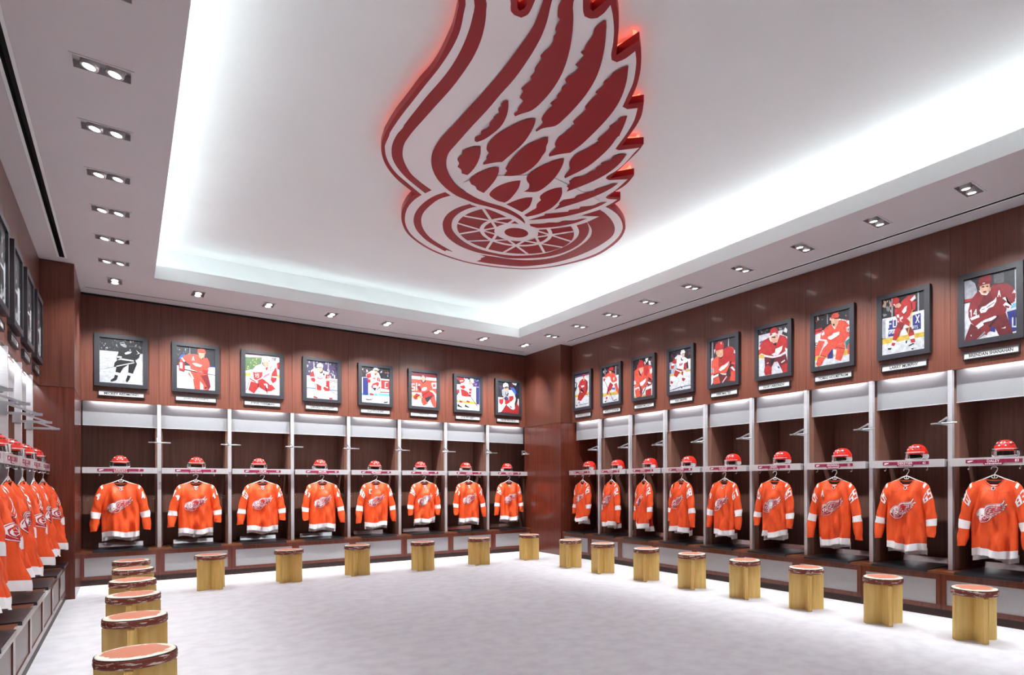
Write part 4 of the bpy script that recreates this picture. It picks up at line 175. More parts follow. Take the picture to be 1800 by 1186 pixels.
def worn(name, base, wear, thr, radial):
    """leather with its worn-through white patches: noise, more wear towards the seat's rim"""
    m = mat(name, base, .45, spec=.4); nt = m.node_tree; b = nt.nodes['Principled BSDF']
    tc = nt.nodes.new('ShaderNodeTexCoord'); oi = nt.nodes.new('ShaderNodeObjectInfo')
    ad = nt.nodes.new('ShaderNodeVectorMath'); ad.operation = 'ADD'
    sc = nt.nodes.new('ShaderNodeVectorMath'); sc.operation = 'SCALE'; sc.inputs['Scale'].default_value = 30
    cb = nt.nodes.new('ShaderNodeCombineXYZ'); nt.links.new(oi.outputs['Random'], cb.inputs[0]); nt.links.new(cb.outputs[0], sc.inputs[0])
    nt.links.new(tc.outputs['Object'], ad.inputs[0]); nt.links.new(sc.outputs[0], ad.inputs[1])
    mp = nt.nodes.new('ShaderNodeMapping'); mp.inputs['Scale'].default_value = (9, 9, 9) if radial else (7, 7, 46)
    nt.links.new(ad.outputs[0], mp.inputs['Vector'])
    n = nt.nodes.new('ShaderNodeTexNoise'); n.inputs['Scale'].default_value = 1.6; n.inputs['Detail'].default_value = 7; n.inputs['Roughness'].default_value = .62
    nt.links.new(mp.outputs[0], n.inputs['Vector'])
    fac = n.outputs['Fac']
    if radial:
        ln = nt.nodes.new('ShaderNodeVectorMath'); ln.operation = 'LENGTH'
        fl = nt.nodes.new('ShaderNodeVectorMath'); fl.operation = 'MULTIPLY'; fl.inputs[1].default_value = (1, 1, 0)
        nt.links.new(tc.outputs['Object'], fl.inputs[0]); nt.links.new(fl.outputs[0], ln.inputs[0])
        mr = nt.nodes.new('ShaderNodeMapRange'); mr.inputs['From Min'].default_value = .118; mr.inputs['From Max'].default_value = .175
        mr.inputs['To Min'].default_value = -.06; mr.inputs['To Max'].default_value = .34
        nt.links.new(ln.outputs['Value'], mr.inputs['Value'])
        a2 = nt.nodes.new('ShaderNodeMath'); a2.operation = 'ADD'
        nt.links.new(fac, a2.inputs[0]); nt.links.new(mr.outputs['Result'], a2.inputs[1]); fac = a2.outputs[0]
    r = nt.nodes.new('ShaderNodeValToRGB')
    r.color_ramp.elements[0].position = thr; r.color_ramp.elements[0].color = (*lin(base), 1)
    r.color_ramp.elements[1].position = thr+.03; r.color_ramp.elements[1].color = (*lin(wear), 1)
    nt.links.new(fac, r.inputs['Fac']); nt.links.new(r.outputs['Color'], b.inputs['Base Color'])
    return m
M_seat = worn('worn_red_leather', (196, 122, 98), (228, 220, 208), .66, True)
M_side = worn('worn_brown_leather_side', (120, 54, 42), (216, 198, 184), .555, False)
PM = {k: mat('print_'+k, tuple(.66*c+.02*sum(v)/3 for c in v), .4, noise=.2, scale=(26, 26, 26)) for k, v in PAL.items()}

# ------------------------------------------------------------------ mesh helpers
class MB:
    def __init__(s): s.v, s.f, s.m, s.sm = [], [], [], []
    def face(s, idx, mi=0, smooth=False): s.f.append(tuple(idx)); s.m.append(mi); s.sm.append(smooth)
    def box(s, x0, x1, y0, y1, z0, z1, mi=0):
        n = len(s.v)
        s.v += [(x0, y0, z0), (x1, y0, z0), (x1, y1, z0), (x0, y1, z0), (x0, y0, z1), (x1, y0, z1), (x1, y1, z1), (x0, y1, z1)]
        for q in ((0, 3, 2, 1), (4, 5, 6, 7), (0, 1, 5, 4), (1, 2, 6, 5), (2, 3, 7, 6), (3, 0, 4, 7)): s.face([n+i for i in q], mi)
        return s
    def hexa(s, pts, mi=0):
        n = len(s.v); s.v += pts
        for q in ((0, 3, 2, 1), (4, 5, 6, 7), (0, 1, 5, 4), (1, 2, 6, 5), (2, 3, 7, 6), (3, 0, 4, 7)): s.face([n+i for i in q], mi)
        return s
    def prism(s, poly, z0, z1, plane='xy', mi=0, side_mi=None):
        """poly in a plane, extruded along the third axis from z0 to z1"""
        def p(u, v, t): return (u, v, t) if plane == 'xy' else (u, t, v)
        n = len(s.v); k = len(poly)
        s.v += [p(u, v, z0) for u, v in poly]+[p(u, v, z1) for u, v in poly]
        s.face(range(n, n+k), mi); s.face(range(n+2*k-1, n+k-1, -1), mi)
        for i in range(k):
            j = (i+1) % k; s.face((n+i, n+j, n+k+j, n+k+i), mi if side_mi is None else side_mi)
        return s
    def poly(s, pts, mi=0):
        n = len(s.v); s.v += pts; s.face(range(n, n+len(pts)), mi); return s
    def lathe(s, prof, seg=28, mi=0, smooth=True, c=(0, 0)):
        n = len(s.v); k = len(prof)
        for i in range(seg):
            a = 2*pi*i/seg
            for r, z in prof: s.v.append((c[0]+r*math.cos(a), c[1]+r*math.sin(a), z))
        for i in range(seg):
            for j in range(k-1):
                a, b = n+i*k+j, n+((i+1) % seg)*k+j
                s.face((a, b, b+1, a+1), mi, smooth)
        if prof[-1][0] > 1e-6: s.face([n+i*k+k-1 for i in range(seg)], mi)
        if prof[0][0] > 1e-6: s.face([n+i*k for i in range(seg-1, -1, -1)], mi)
        return s
    def tube(s, path, r, seg=7, mi=0, closed=False):
        P = [Vector(p) for p in path]; n = len(s.v); k = len(P)
        for i in range(k):
            t = (P[(i+1) % k]-P[i-1]) if closed else (P[min(i+1, k-1)]-P[max(i-1, 0)])
            t.normalize(); up = Vector((0, 1, 0)) if abs(t.y) < .9 else Vector((1, 0, 0))
            a = t.cross(up).normalized(); b = t.cross(a)
            for j in range(seg):
                q = P[i]+a*(r*math.cos(2*pi*j/seg))+b*(r*math.sin(2*pi*j/seg)); s.v.append(tuple(q))
        for i in range(k if closed else k-1):
            for j in range(seg):
                a0, a1 = n+i*seg+j, n+i*seg+(j+1) % seg
                b0, b1 = n+((i+1) % k)*seg+j, n+((i+1) % k)*seg+(j+1) % seg
                s.face((a0, b0, b1, a1), mi, True)
        if not closed:
            s.face([n+j for j in range(seg)], mi); s.face([n+(k-1)*seg+j for j in range(seg-1, -1, -1)], mi)
        return s
    def grid(s, rows, mi=0, closed=False, smooth=True):
        n = len(s.v); k = len(rows[0])
        for r in rows: s.v += r
        for i in range(len(rows)-1):
            for j in range(k if closed else k-1):
                j2 = (j+1) % k
                s.face((n+i*k+j, n+i*k+j2, n+(i+1)*k+j2, n+(i+1)*k+j), mi, smooth)
        return s
    def mesh(s, name, mats):
        me = bpy.data.meshes.new(name); me.from_pydata(s.v, [], s.f)
        ms = mats if isinstance(mats, (list, tuple)) else [mats]
        for m in ms: me.materials.append(m)
        me.polygons.foreach_set('material_index', s.m); me.polygons.foreach_set('use_smooth', s.sm)
        me.update(); return me
    def build(s, name, mats, parent=None): return link(name, s.mesh(name, mats), parent)
def link(name, me, parent=None, loc=None, rz=None):
    o = bpy.data.objects.new(name, me); C.objects.link(o)
    if parent: o.parent = parent
    if loc: o.location = loc
    if rz: o.rotation_euler.z = rz
    return o
def tag(o, label, cat, group=None, kind=None):
    o['label'] = label; o['category'] = cat
    if group: o['group'] = group
    if kind: o['kind'] = kind
    return o
def thing(name, loc, rz=0, label=None, cat=None, group=None):
    o = bpy.data.objects.new(name, None); C.objects.link(o); o.location = loc; o.rotation_euler.z = rz
    o.empty_display_size = .1
    if label: tag(o, label, cat, group)
    return o
def struct(name, mb, m, label=None, parent=None):
    o = mb.build(name, m, parent)
    if not parent:
        o['kind'] = 'structure'
        if label: o['label'] = label
    return o
def bevel(o, w=.004, seg=2):
    b = o.modifiers.new('bevel', 'BEVEL'); b.width = w; b.segments = seg; b.limit_method = 'ANGLE'; b.angle_limit = .6
    return o
TXT = {}
def text_mesh(s, h, m, width=None, bold=.0):
    """lettering as a flat mesh facing local -y, centred, cap height h"""
    key = (s, round(h, 4), m.name, width, bold)
    if key in TXT: return TXT[key]
    cu = bpy.data.curves.new('lettering', 'FONT'); cu.body = s; cu.size = 1; cu.align_x = 'CENTER'; cu.align_y = 'CENTER'; cu.offset = bold; cu.resolution_u = 2
    cu.fill_mode = 'FRONT'
    o = bpy.data.objects.new('lettering', cu); C.objects.link(o)
    bpy.context.view_layer.update()
    me = bpy.data.meshes.new_from_object(o.evaluated_get(bpy.context.evaluated_depsgraph_get()))
    bpy.data.objects.remove(o); me.name = 'lettering'
    xs = [v.co.x for v in me.vertices]; ys = [v.co.y for v in me.vertices]
    k = h/(max(ys)-min(ys)); cy = (max(ys)+min(ys))/2; cx = (max(xs)+min(xs))/2
    kx = k
    if width and (max(xs)-min(xs))*k > width: kx = width/(max(xs)-min(xs))
    for v in me.vertices: v.co = ((v.co.x-cx)*kx, 0, (v.co.y-cy)*k)
    me.materials.clear(); me.materials.append(m); TXT[key] = me
    return me
def pts(s, f=float): return [tuple(f(a) for a in p.split(',')) for p in s.split()]
LG = {k: pts(v) for k, v in LOGO.items()}
def smooth_poly(P, n=3, lim=38):
    """round the gentle bends of a traced outline, keep its real corners"""
    k = len(P); V = [Vector(p) for p in P]; cor = []
    for i in range(k):
        a = V[i]-V[i-1]; b = V[(i+1) % k]-V[i]
        cor.append(a.length < 1e-6 or b.length < 1e-6 or math.degrees(a.angle(b)) > lim)
    out = []
    for i in range(k):
        j = (i+1) % k; p1, p2 = V[i], V[j]; d = (p2-p1).length
        t1 = (p2-p1) if cor[i] else (V[j]-V[i-1]).normalized()*d
        t2 = (p2-p1) if cor[j] else (V[(j+1) % k]-V[i]).normalized()*d
        for q in range(n):
            t = q/n; h1 = 2*t**3-3*t*t+1; h2 = t**3-2*t*t+t; h3 = -2*t**3+3*t*t; h4 = t**3-t*t
            x = p1*h1+t1*h2+p2*h3+t2*h4; out.append((x.x, x.y))
    return out

# ------------------------------------------------------------------ the room shell
Y0 = -3.2                                                     # wall behind the camera
TX0, TX1, TY0, TY1 = .295, 5.85, -1.9, 10.39                  # tray opening
ZL, ZU = 4.62, 4.74                                           # emblem face, upper ceiling
struct('floor', MB().box(-1.6, 7.8, Y0-.1, 12.6, -.05, 0), M_carpet, 'pale lavender grey carpet floor')
PITCHB = [-.068+W*i for i in range(8)]
PITCHR = [9.87-W*i for i in range(9)]
PITCHL = [9.87-W*i for i in range(7)]
ZP = 2.649
def wall_panels(wall, spans, frame, z0, z1, name='panel'):
    for a, b in spans:
        o = MB().box(-(b-a)/2+.0018, (b-a)/2-.0018, 0, .028, z0, z1).build(name, M_wood, wall)
        loc, rz = frame((a+b)/2); o.location = loc; o.rotation_euler.z = rz
fB = lambda s: ((s, YB, 0), 0)
fR = lambda s: ((XR, s, 0), -pi/2)
fL = lambda s: ((XL, s, 0), pi/2)
wb = struct('wall_back', MB().box(-1.5, 7.7, YB+.03, YB+.12, ZP+.07, ZC-.02).box(-1.5, 7.7, YB+.64, YB+.74, 0, ZP), M_wooddark, 'far wall of dark mahogany panels')
wall_panels(wb, [(-.525+W*i, .389+W*i) for i in range(8)], fB, ZP, ZC-.03)
wr = struct('wall_right', MB().box(XR+.03, XR+.12, Y0, YB, ZP+.07, ZC-.02).box(XR+.64, XR+.74, Y0, YB, 0, ZP), M_wooddark, 'right wall of dark mahogany panels')
wall_panels(wr, [(10.327-W*(i+1), 10.327-W*i) for i in range(9)], fR, ZP, ZC-.006)
wl = struct('wall_left', MB().box(XL-.12, XL-.03, Y0, YB, ZP+.07, ZC-.02).box(XL-.74, XL-.64, Y0, YB, 0, ZP), M_wooddark, 'left wall of dark mahogany panels')
wall_panels(wl, [(10.327-W*(i+1), 10.327-W*i) for i in range(9)], fL, ZP, ZC-.006)
# plain panelling behind the camera
e_r = 10.327-9*W; e_l7 = 10.327-7*W; e_l9 = 10.327-9*W
wall_panels(wr, [(e_r-W*(i+1), e_r-W*i) for i in range(5)], fR, 0, ZC-.006)
wall_panels(wl, [(e_l7-W*(i+1), e_l7-W*i) for i in range(2)], fL, 0, ZP-.003)
wall_panels(wl, [(e_l9-W*(i+1), e_l9-W*i) for i in range(5)], fL, 0, ZC-.006)
wf = struct('wall_front', MB().box(-1.6, 7.8, Y0-.12, Y0, 0, ZC), M_wood, 'wall behind the camera')
struct('trim_3', MB().box(-.51, 6.76, YB-.006, YB+.03, ZC-.028, ZC), M_black, 'black shadow gap along the top of the far wall')
# corner pillars clad in four big panels each
def pillar(name, x0, x1, y0, y1, label):
    o = struct(name, MB().box(min(x0, x1), max(x0, x1), y0+.02, y1, 0, ZC), M_wooddark, label)
    s = 1 if x1 > x0 else -1            # x0 is the face towards the room
    for z0, z1, m in ((0, ZP-.006, M_woodlow), (ZP, ZC-.002, M_wood)):
        a = MB().box(min(x0, x1)-.0, max(x0, x1), y0, y0+.019, z0, z1).build('panel', m, o)
        b = MB().box(min(x0-s*.018, x0), max(x0-s*.018, x0), y0+.002, y1, z0, z1).build('panel', m, o)
    return o
pillar('trim_1', -.528, -1.45, 10.33, YB+.03, 'mahogany corner pillar left of the far wall')
pillar('trim_2', 6.778, 7.65, 10.36, YB+.03, 'mahogany corner pillar right of the far wall')

# soffit with openings for tray, slots and spotlights
DL = [(-.12, 10.86-.914*i) for i in range(0, 16)]             # left row (the first one is in the corner)
DB = [(.818+.903*i, 10.85) for i in range(7)]
DR = [(6.25, 9.876-.92*i) for i in range(14)]
holes = [(TX0, TX1, TY0, TY1)]
LX, LY = .155, .082                                           # half size of a spotlight opening
for x, y in DL: holes.append((x-LX, x+LX, y-LY, y+LY) if y < 10.5 else (x-LY, x+LY, y-LX, y+LX))
for x, y in DR: holes.append((x-LX, x+LX, y-LY, y+LY))
for x, y in DB: holes.append((x-LY, x+LY, y-LX, y+LX))
SLOTS = [(-.635, -.585, Y0+.3, 10.12), (6.725, 6.765, Y0+.3, 10.1), (-.45, 6.55, 11.44, 11.465)]
holes += SLOTS
def holed(x0, x1, y0, y1, z, hs, flip=True):
    xs = sorted(set([x0, x1]+[h[0] for h in hs]+[h[1] for h in hs])); ys = sorted(set([y0, y1]+[h[2] for h in hs]+[h[3] for h in hs]))
    mb = MB(); idx = {}
    def vi(i, j):
        if (i, j) not in idx: idx[(i, j)] = len(mb.v); mb.v.append((xs[i], ys[j], z))
        return idx[(i, j)]
    for j in range(len(ys)-1):
        i = 0
        while i < len(xs)-1:
            cy = (ys[j]+ys[j+1])/2
            inside = lambda k: any(h[0] < (xs[k]+xs[k+1])/2 < h[1] and h[2] < cy < h[3] for h in hs)
            if inside(i): i += 1; continue
            mb.face((vi(i, j), vi(i, j+1), vi(i+1, j+1), vi(i+1, j))); i += 1
    return mb
ceil = struct('ceiling', holed(-1.6, 7.8, Y0-.1, 12.6, ZC, holes), M_paint, 'pale soffit around a raised cove-lit ceiling tray')
# fascia, light trough, raised ceiling
ZF = 4.386; TW = .42
fa = MB()
zf = ZC+.002
fa.box(TX0-.03, TX0, TY0-.03, TY1+.03, zf, ZF).box(TX1, TX1+.03, TY0-.03, TY1+.03, zf, ZF).box(TX0, TX1, TY1, TY1+.03, zf, ZF).box(TX0, TX1, TY0-.03, TY0, zf, ZF)
fa.build('fascia', M_white, ceil)
tr = MB()
tr.box(TX0-TW, TX0-.03, TY0-TW, TY1+TW, ZC+.06, ZC+.08).box(TX1+.03, TX1+TW, TY0-TW, TY1+TW, ZC+.06, ZC+.08)
tr.box(TX0-.03, TX1+.03, TY1+.03, TY1+TW, ZC+.06, ZC+.08).box(TX0-.03, TX1+.03, TY0-TW, TY0-.03, ZC+.06, ZC+.08)
tr.box(TX0-TW-.02, TX0-TW, TY0-TW, TY1+TW, ZC+.06, ZU).box(TX1+TW, TX1+TW+.02, TY0-TW, TY1+TW, ZC+.06, ZU)
tr.box(TX0-TW, TX1+TW, TY1+TW, TY1+TW+.02, ZC+.06, ZU).box(TX0-TW, TX1+TW, TY0-TW-.02, TY0-TW, ZC+.06, ZU)
tr.build('light_trough', M_white, ceil)
MB().box(TX0-TW, TX1+TW, TY0-TW, TY1+TW, ZU, ZU+.03).build('raised_ceiling', M_white, ceil)
MB().box(-1.7, 7.9, Y0-.2, 12.7, ZU+.1, ZU+.14).build('roof_deck', M_black, ceil)
for a, b, c, d in SLOTS:
    MB().box(a-.004, b+.004, c, d, ZC+.1, ZC+.11).box(a-.008, a, c, d, ZC, ZC+.1).box(b, b+.008, c, d, ZC, ZC+.1).build('air_slot', M_black, ceil)
    if b-a < .2:
        MB().box(a-.02, a, c, d, ZC-.004, ZC).box(b, b+.02, c, d, ZC-.004, ZC).build('slot_edge', M_white, ceil)
def area(name, loc, sx, sy, power, rot=(0, 0, 0), col=(.93, 1, 1), spread=pi):
    l = bpy.data.lights.new(name, 'AREA'); l.shape = 'RECTANGLE'; l.size = sx; l.size_y = sy; l.energy = power; l.color = col; l.spread = spread
    o = bpy.data.objects.new(name, l); C.objects.link(o); o.location = loc; o.rotation_euler = rot; return o
zc = ZF-.008; ly = TY1-TY0; lx = TX1-TX0
area('cove_light', (TX1+.22, (TY0+TY1)/2, zc), .05, ly, COVE*ly, (pi, 0, 0))
area('cove_light', (TX0-.22, (TY0+TY1)/2, zc), .05, ly, COVE*ly*.62, (pi, 0, 0))
area('cove_light', ((TX0+TX1)/2, TY1+.22, zc), lx, .05, COVE*lx*.14, (pi, 0, 0))
area('cove_light', ((TX0+TX1)/2, TY0-.22, zc), lx, .05, COVE*lx, (pi, 0, 0))

# ------------------------------------------------------------------ locker stalls
def box_mesh(name, m, *b):
    mb = MB()
    for q in b: mb.box(*q)
    return mb.mesh(name, m)
hw = W/2
me_back = box_mesh('back_panel', M_wooddark, (-hw+.0006, hw-.0006, .60, .62, .481, ZP+.068))
me_top = box_mesh('top_panel', M_wooddark, (-hw+.0006, hw-.0006, .032, .599, ZP+.05, ZP+.068))
me_div = box_mesh('divider', M_wooddark, (-.045, .045, .103, .598, .4806, ZP+.049))
me_post = box_mesh('post', M_metal, (-.0235, .0235, -.02, .031, .4806, ZP-.001))
me_val = box_mesh('valance_panel', M_valance, (-hw+.026, hw-.026, .085, .097, 2.307, ZP+.048))
me_vedge = box_mesh('valance_edge', M_shelfm, (-hw+.026, hw-.026, .079, .101, 2.299, 2.307))
me_led = box_mesh('light_strip', M_led, (-.36, .36, .036, .056, ZP+.036, ZP+.049))
me_sboard = box_mesh('shelf_board', M_shelfm, (-.408, .408, -.086, .28, 1.668, 1.685))
me_sfront = box_mesh('shelf_front', M_shelfm, (-.43, .43, -.094, -.086, 1.600, 1.687))
me_sarm = box_mesh('shelf_arm', M_bracket, (-.018, .018, -.085, -.02, 1.603, 1.665))
pl = MB().box(-.265, .265, -.098, -.094, 1.630, 1.667).prism([(-.10, 1.630), (-.085, 1.610), (.085, 1.610), (.10, 1.630)], -.098, -.094, 'xz')
me_plate = pl.mesh('shelf_nameplate', M_maroon)
sc = MB()
for i in range(9):                                            # the small white script on the tab under the name
    x = -.07+.0175*i; sc.box(x-.0065, x+.0065, -.0990, -.0981, 1.616+.0015*(i % 2), 1.6245+.001*(i % 3))
me_script = sc.mesh('tab_script', M_wtext)
pg = MB().tube([(0, -.07, 1.600), (0, -.07, 1.575), (0, -.085, 1.566), (0, -.10, 1.570)], .006, 6)
me_peg = pg.mesh('peg', M_bracket)
me_pin = MB().tube([(0, -.04, 1.600), (0, -.04, 1.5820), (0, -.062, 1.5805), (0, -.088, 1.5810)], .004, 6).mesh('hang_pin', M_bracket)
hk = MB().box(-.004, .0, -.012, .012, -.03, .03)
hk.tube([(0, 0, .012), (.02, -.003, .018), (.036, -.005, .034)], .004, 6).tube([(0, 0, -.012), (.018, -.004, -.026), (.038, -.006, -.022), (.044, -.006, -.008)], .004, 6)
me_hook = hk.mesh('coat_hook', M_bracket)
# bracket on the post: plate, level arm, diagonal, and the crossbar at its tip
rk = MB().box(-.034, -.022, -.02, .045, 2.048, 2.145)
rk.box(-.034, -.022, -.245, -.0, 2.050, 2.074)
rk.hexa([(-.034, -.235, 2.068), (-.022, -.235, 2.068), (-.022, -.185, 2.068), (-.034, -.185, 2.068), (-.034, -.03, 2.145), (-.022, -.03, 2.145), (-.022, .02, 2.145), (-.034, .02, 2.145)])
me_rack = rk.mesh('rack_bracket', M_bracket)
me_xbar = MB().tube([(-.135, -.17, 2.064), (0, -.17, 2.064), (.135, -.17, 2.064)], .009, 8).mesh('crossbar', M_bracket)
ZBN = .480
me_btop = box_mesh('bench_top', M_bench, (-hw+.001, hw-.001, -.245, .599, .455, ZBN))
me_stile = box_mesh('stile', M_woodlow, (-.026, .026, -.243, -.22, .08, .455))
me_railt = box_mesh('rail', M_woodlow, (-.405, .405, -.243, -.22, .395, .455))
me_railb = box_mesh('rail', M_woodlow, (-.405, .405, -.243, -.22, .08, .130))
me_grille = box_mesh('vent_grille', M_grille, (-.41, .41, -.232, -.224, .125, .40))
me_kick = box_mesh('toe_kick', M_kick, (-hw+.0006, hw-.0006, -.235, -.2, 0, .08))
sb = MB().box(-.315, .315, -.262, .38, ZBN, ZBN+.012).box(-.315, .315, -.268, -.246, ZBN-.016, ZBN+.010)
me_sb = sb.mesh('seat_board', M_board)
me_bp = MB().hexa([(-.265, .382, ZBN+.001), (.265, .382, ZBN+.001), (.265, .388, ZBN+.001), (-.265, .388, ZBN+.001), (-.265, .396, .556), (.265, .396, .556), (.265, .402, .556), (-.265, .402, .556)]).mesh('kick_plate', M_steel)
mini = [(x*.0105, -y*.0105) for x, y in LG['sil'][::2]]       # tiny wheel-and-wing mark on the shelf plate
ca, sa = math.cos(-1.72), math.sin(-1.72)
mini = [(x*ca-y*sa, x*sa+y*ca) for x, y in mini]
me_mini = MB().prism([(x*1.0-.235, z*.62+1.6455) for x, z in mini], -.0988, -.098, 'xz').mesh('emblem_mark', M_wtext)
def stall(loc, rz, label, group, post_side, name, number, led=True):
    t = thing('locker_stall', loc, rz, label, 'locker', group)
    for n, me in (('back_panel', me_back), ('top_panel', me_top), ('valance_panel', me_val), ('light_strip', me_led)): link(n, me, t)
    va = t.children[2]; link('valance_edge', me_vedge, va)
    if post_side:
        po = link('post', me_post, t, (post_side*hw, 0, 0)); link('divider', me_div, t, (post_side*hw, 0, 0))
        rb = link('rack_bracket', me_rack, t, (post_side*hw, 0, 0)); link('crossbar', me_xbar, rb)
    else:
        rb = link('rack_bracket', me_rack, t, (.40, 0, 0)); link('crossbar', me_xbar, rb)
    sb_ = link('shelf_board', me_sboard, t); link('shelf_front', me_sfront, t)
    for s in (-1, 1): link('shelf_arm', me_sarm, t, (s*.405, 0, 0))
    p = link('shelf_nameplate', me_plate, t); link('tab_script', me_script, p); link('emblem_mark', me_mini, p)
    if name: link('lettering', text_mesh(name, .028, M_wtext, .17, .012), p, (0, -.0986, 1.649))
    if number: link('number', text_mesh(number, .028, M_wtext, None, .02), p, (.215, -.0986, 1.649))
    for x in (-.24, .24): link('peg', me_peg, t, (x, 0, 0))
    link('hang_pin', me_pin, t)
    h1 = link('coat_hook', me_hook, t, (-hw+.05 if post_side >= 0 else -hw+.046, .16, 1.235))
    h2 = link('coat_hook', me_hook, t, (hw-.05, .16, 1.235)); h2.rotation_euler.z = pi
    link('bench_top', me_btop, t); link('toe_kick', me_kick, t); link('rail', me_railt, t); link('rail', me_railb, t)
    for s in (-1, 1): link('stile', me_stile, t, (s*(hw-.0275), 0, 0))
    link('vent_grille', me_grille, t)
    bd = link('seat_board', me_sb, t); link('kick_plate', me_bp, t)
    if led:
        a = area('stall_strip_light', (0, 0, 0), .64, .02, LED); a.parent = t; a.location = (0, .046, ZP+.032); a.rotation_euler = (math.radians(10), 0, 0)
    return t
ordn = ['first', 'second', 'third', 'fourth', 'fifth', 'sixth', 'seventh', 'eighth', 'ninth']
GB = [('LINDSAY', '7'), ('NYQUIST', '14'), ('HELM', '43'), ('MILLER', '41'), ('ZETTERBERG', '40'), ('BOOTH', '39'), ('LARKIN', '71'), ('BERTUZZI', '59')]
GR = [('HOWARD', '35'), ('WILSON', '22'), ('RUSSO', '42'), ('HICKETTS', '28'), ('OUELLET', '61'), ('GREEN', '25'), ('KRONWALL', '55'), ('DEKEYSER', '65'), ('DALEY', '83')]
GLF = [('FRK', '31'), ('TATAR', '42'), ('SHEAHAN', '21'), ('HELM', '8'), ('COREAU', '31'), ('MRAZEK', '34'), ('JENSEN', '3')]
for i, x in enumerate(PITCHB):
    stall((x, YB, 0), 0, 'open mahogany locker stall in the far wall, %s from the left pillar' % ordn[i] if i < 7 else 'open mahogany locker stall in the far wall beside the right pillar', 'locker stalls', 1 if i < 7 else 0, *GB[i])
for i, y in enumerate(PITCHR):
    stall((XR, y, 0), -pi/2, 'open mahogany locker stall in the right wall, %s from the corner pillar' % ordn[i], 'locker stalls', 1, *GR[i])
for i, y in enumerate(PITCHL):
    stall((XL, y, 0), pi/2, 'open mahogany locker stall in the left wall, %s from the corner pillar' % ordn[i], 'locker stalls', -1, *GLF[i])
# the last stall of each row gets its side closed where the row ends
MB().box(XR+.03, XR+.62, PITCHR[-1]-hw-.05, PITCHR[-1]-hw-.03, 0, ZP-.01).build('end_panel', M_wooddark, wr)
MB().box(XL-.62, XL-.03, PITCHL[-1]-hw-.07, PITCHL[-1]-hw-.05, 0, ZP-.01).build('end_panel', M_wooddark, wl)

# ------------------------------------------------------------------ framed photographs and name plates
FW, FH, PW, PH = .31, .384, .2485, .328
fr = MB(); ZM = 3.254
for q in ((-FW, -PW, ZM-FH, ZM+FH), (PW, FW, ZM-FH, ZM+FH), (-PW, PW, ZM+PH, ZM+FH), (-PW, PW, ZM-FH, ZM-PH)): fr.box(q[0], q[1], -.05, 0, q[2], q[3])
me_frame = fr.mesh('frame', M_frame)
me_mount = box_mesh('backing', M_frame, (-PW, PW, -.030, 0, ZM-PH, ZM+PH))
pm = MB()
for q in ((-.27, -.258, 2.732, 2.812), (.258, .27, 2.732, 2.812), (-.258, .258, 2.802, 2.812), (-.258, .258, 2.732, 2.742)): pm.box(q[0], q[1], -.026, 0, q[2], q[3])
me_pmframe = pm.mesh('plate_frame', M_frame)
me_pmplate = box_mesh('plate', M_plate, (-.258, .258, -.018, 0, 2.742, 2.802))
KEYS = list(PAL)
def picture(loc, rz, key, label, name, plabel):
    t = thing('framed_photograph', loc, rz, label, 'picture', 'framed player photographs')
    f = link('frame', me_frame, t); link('backing', me_mount, t)
    mb = MB(); used = []
    for i, s in enumerate(PRINTS[key].split(';')):
        c = s[0]
        if c not in used: used.append(c)
        y = -.0305-.00012*i
        mb.poly([(-PW+2*PW*u/999, y, ZM-PH+2*PH*v/999) for u, v in pts(s[1:], int)], used.index(c))
    mb.build('print', [PM[c] for c in used], t)
    n = thing('name_plate', loc, rz, plabel, 'name plate', 'name plates under the photographs')
    link('plate_frame', me_pmframe, n); p = link('plate', me_pmplate, n)
    if name: link('lettering', text_mesh(name, .035, M_ink, .42, .03), p, (0, -.0186, 2.772))
PB = ['MICKEY REDMOND', 'JOHN OGRODNICK', 'STEVE YZERMAN', 'GERARD GALLANT', 'SHAWN BURR', 'JOE KOCUR', 'BOB PROBERT', 'SERGEI FEDOROV']
PR = ['VYACHESLAV KOZLOV', 'NICKLAS LIDSTROM', 'DARREN MCCARTY', 'KRIS DRAPER', 'KIRK MALTBY', 'IGOR LARIONOV', 'TOMAS HOLMSTROM', 'LARRY MURPHY', 'BRENDAN SHANAHAN']
LB = ['black and white framed photo of a hockey player gliding with his stick low', 'framed photo of a smiling player in red helmet before dark stands', 'framed photo of a crouching player in white wearing 19 with the word THE', 'framed photo of a player in white before a purple crowd', 'framed photo of a player in white between blue and red boards', 'framed photo of a bending player in red before a red advert board', 'framed photo of a player in white skating right past a blue door', 'framed photo of a helmeted player in white leaning forward, beside right pillar']
LR = ['framed photo of a player in dark red skating on white ice, beside the corner pillar', 'framed photo of a player in red with long black stick over yellow boards', 'framed photo of a player in red seen from chest up before a crowd', 'framed photo of a player in white striding over blue-white ice', 'framed photo of a player in red leaning left before dark glass', 'framed photo of a bending player in red looking straight ahead', 'framed photo of a player in orange red crouching with a small goatee', 'framed photo of a player in red before blue and white advert boards', 'large near framed photo of a player in dark red with letter A']
for i, x in enumerate(PITCHB):
    picture((x+.012, YB, 0), 0, 'b%d' % (i+1), LB[i], PB[i], 'silver name plate on the far wall, %s from the left' % ordn[i])
for i, y in enumerate(PITCHR):
    picture((XR, y+.052, 0), -pi/2, 'r%d' % (i+1), LR[i], PR[i], 'silver name plate on the right wall, %s from the corner pillar' % ordn[i])
for i, y in enumerate(PITCHL[:6]):
    picture((XL, y-.02, 0), pi/2, 'l%d' % (i+1), 'black and white framed photo on the left wall, %s from the corner pillar' % ordn[i], ['TED LINDSAY', 'ALEX DELVECCHIO', 'GORDIE HOWE', 'SID ABEL', 'RED KELLY', 'TERRY SAWCHUK'][i], 'silver name plate on the left wall, %s from the corner pillar' % ordn[i])

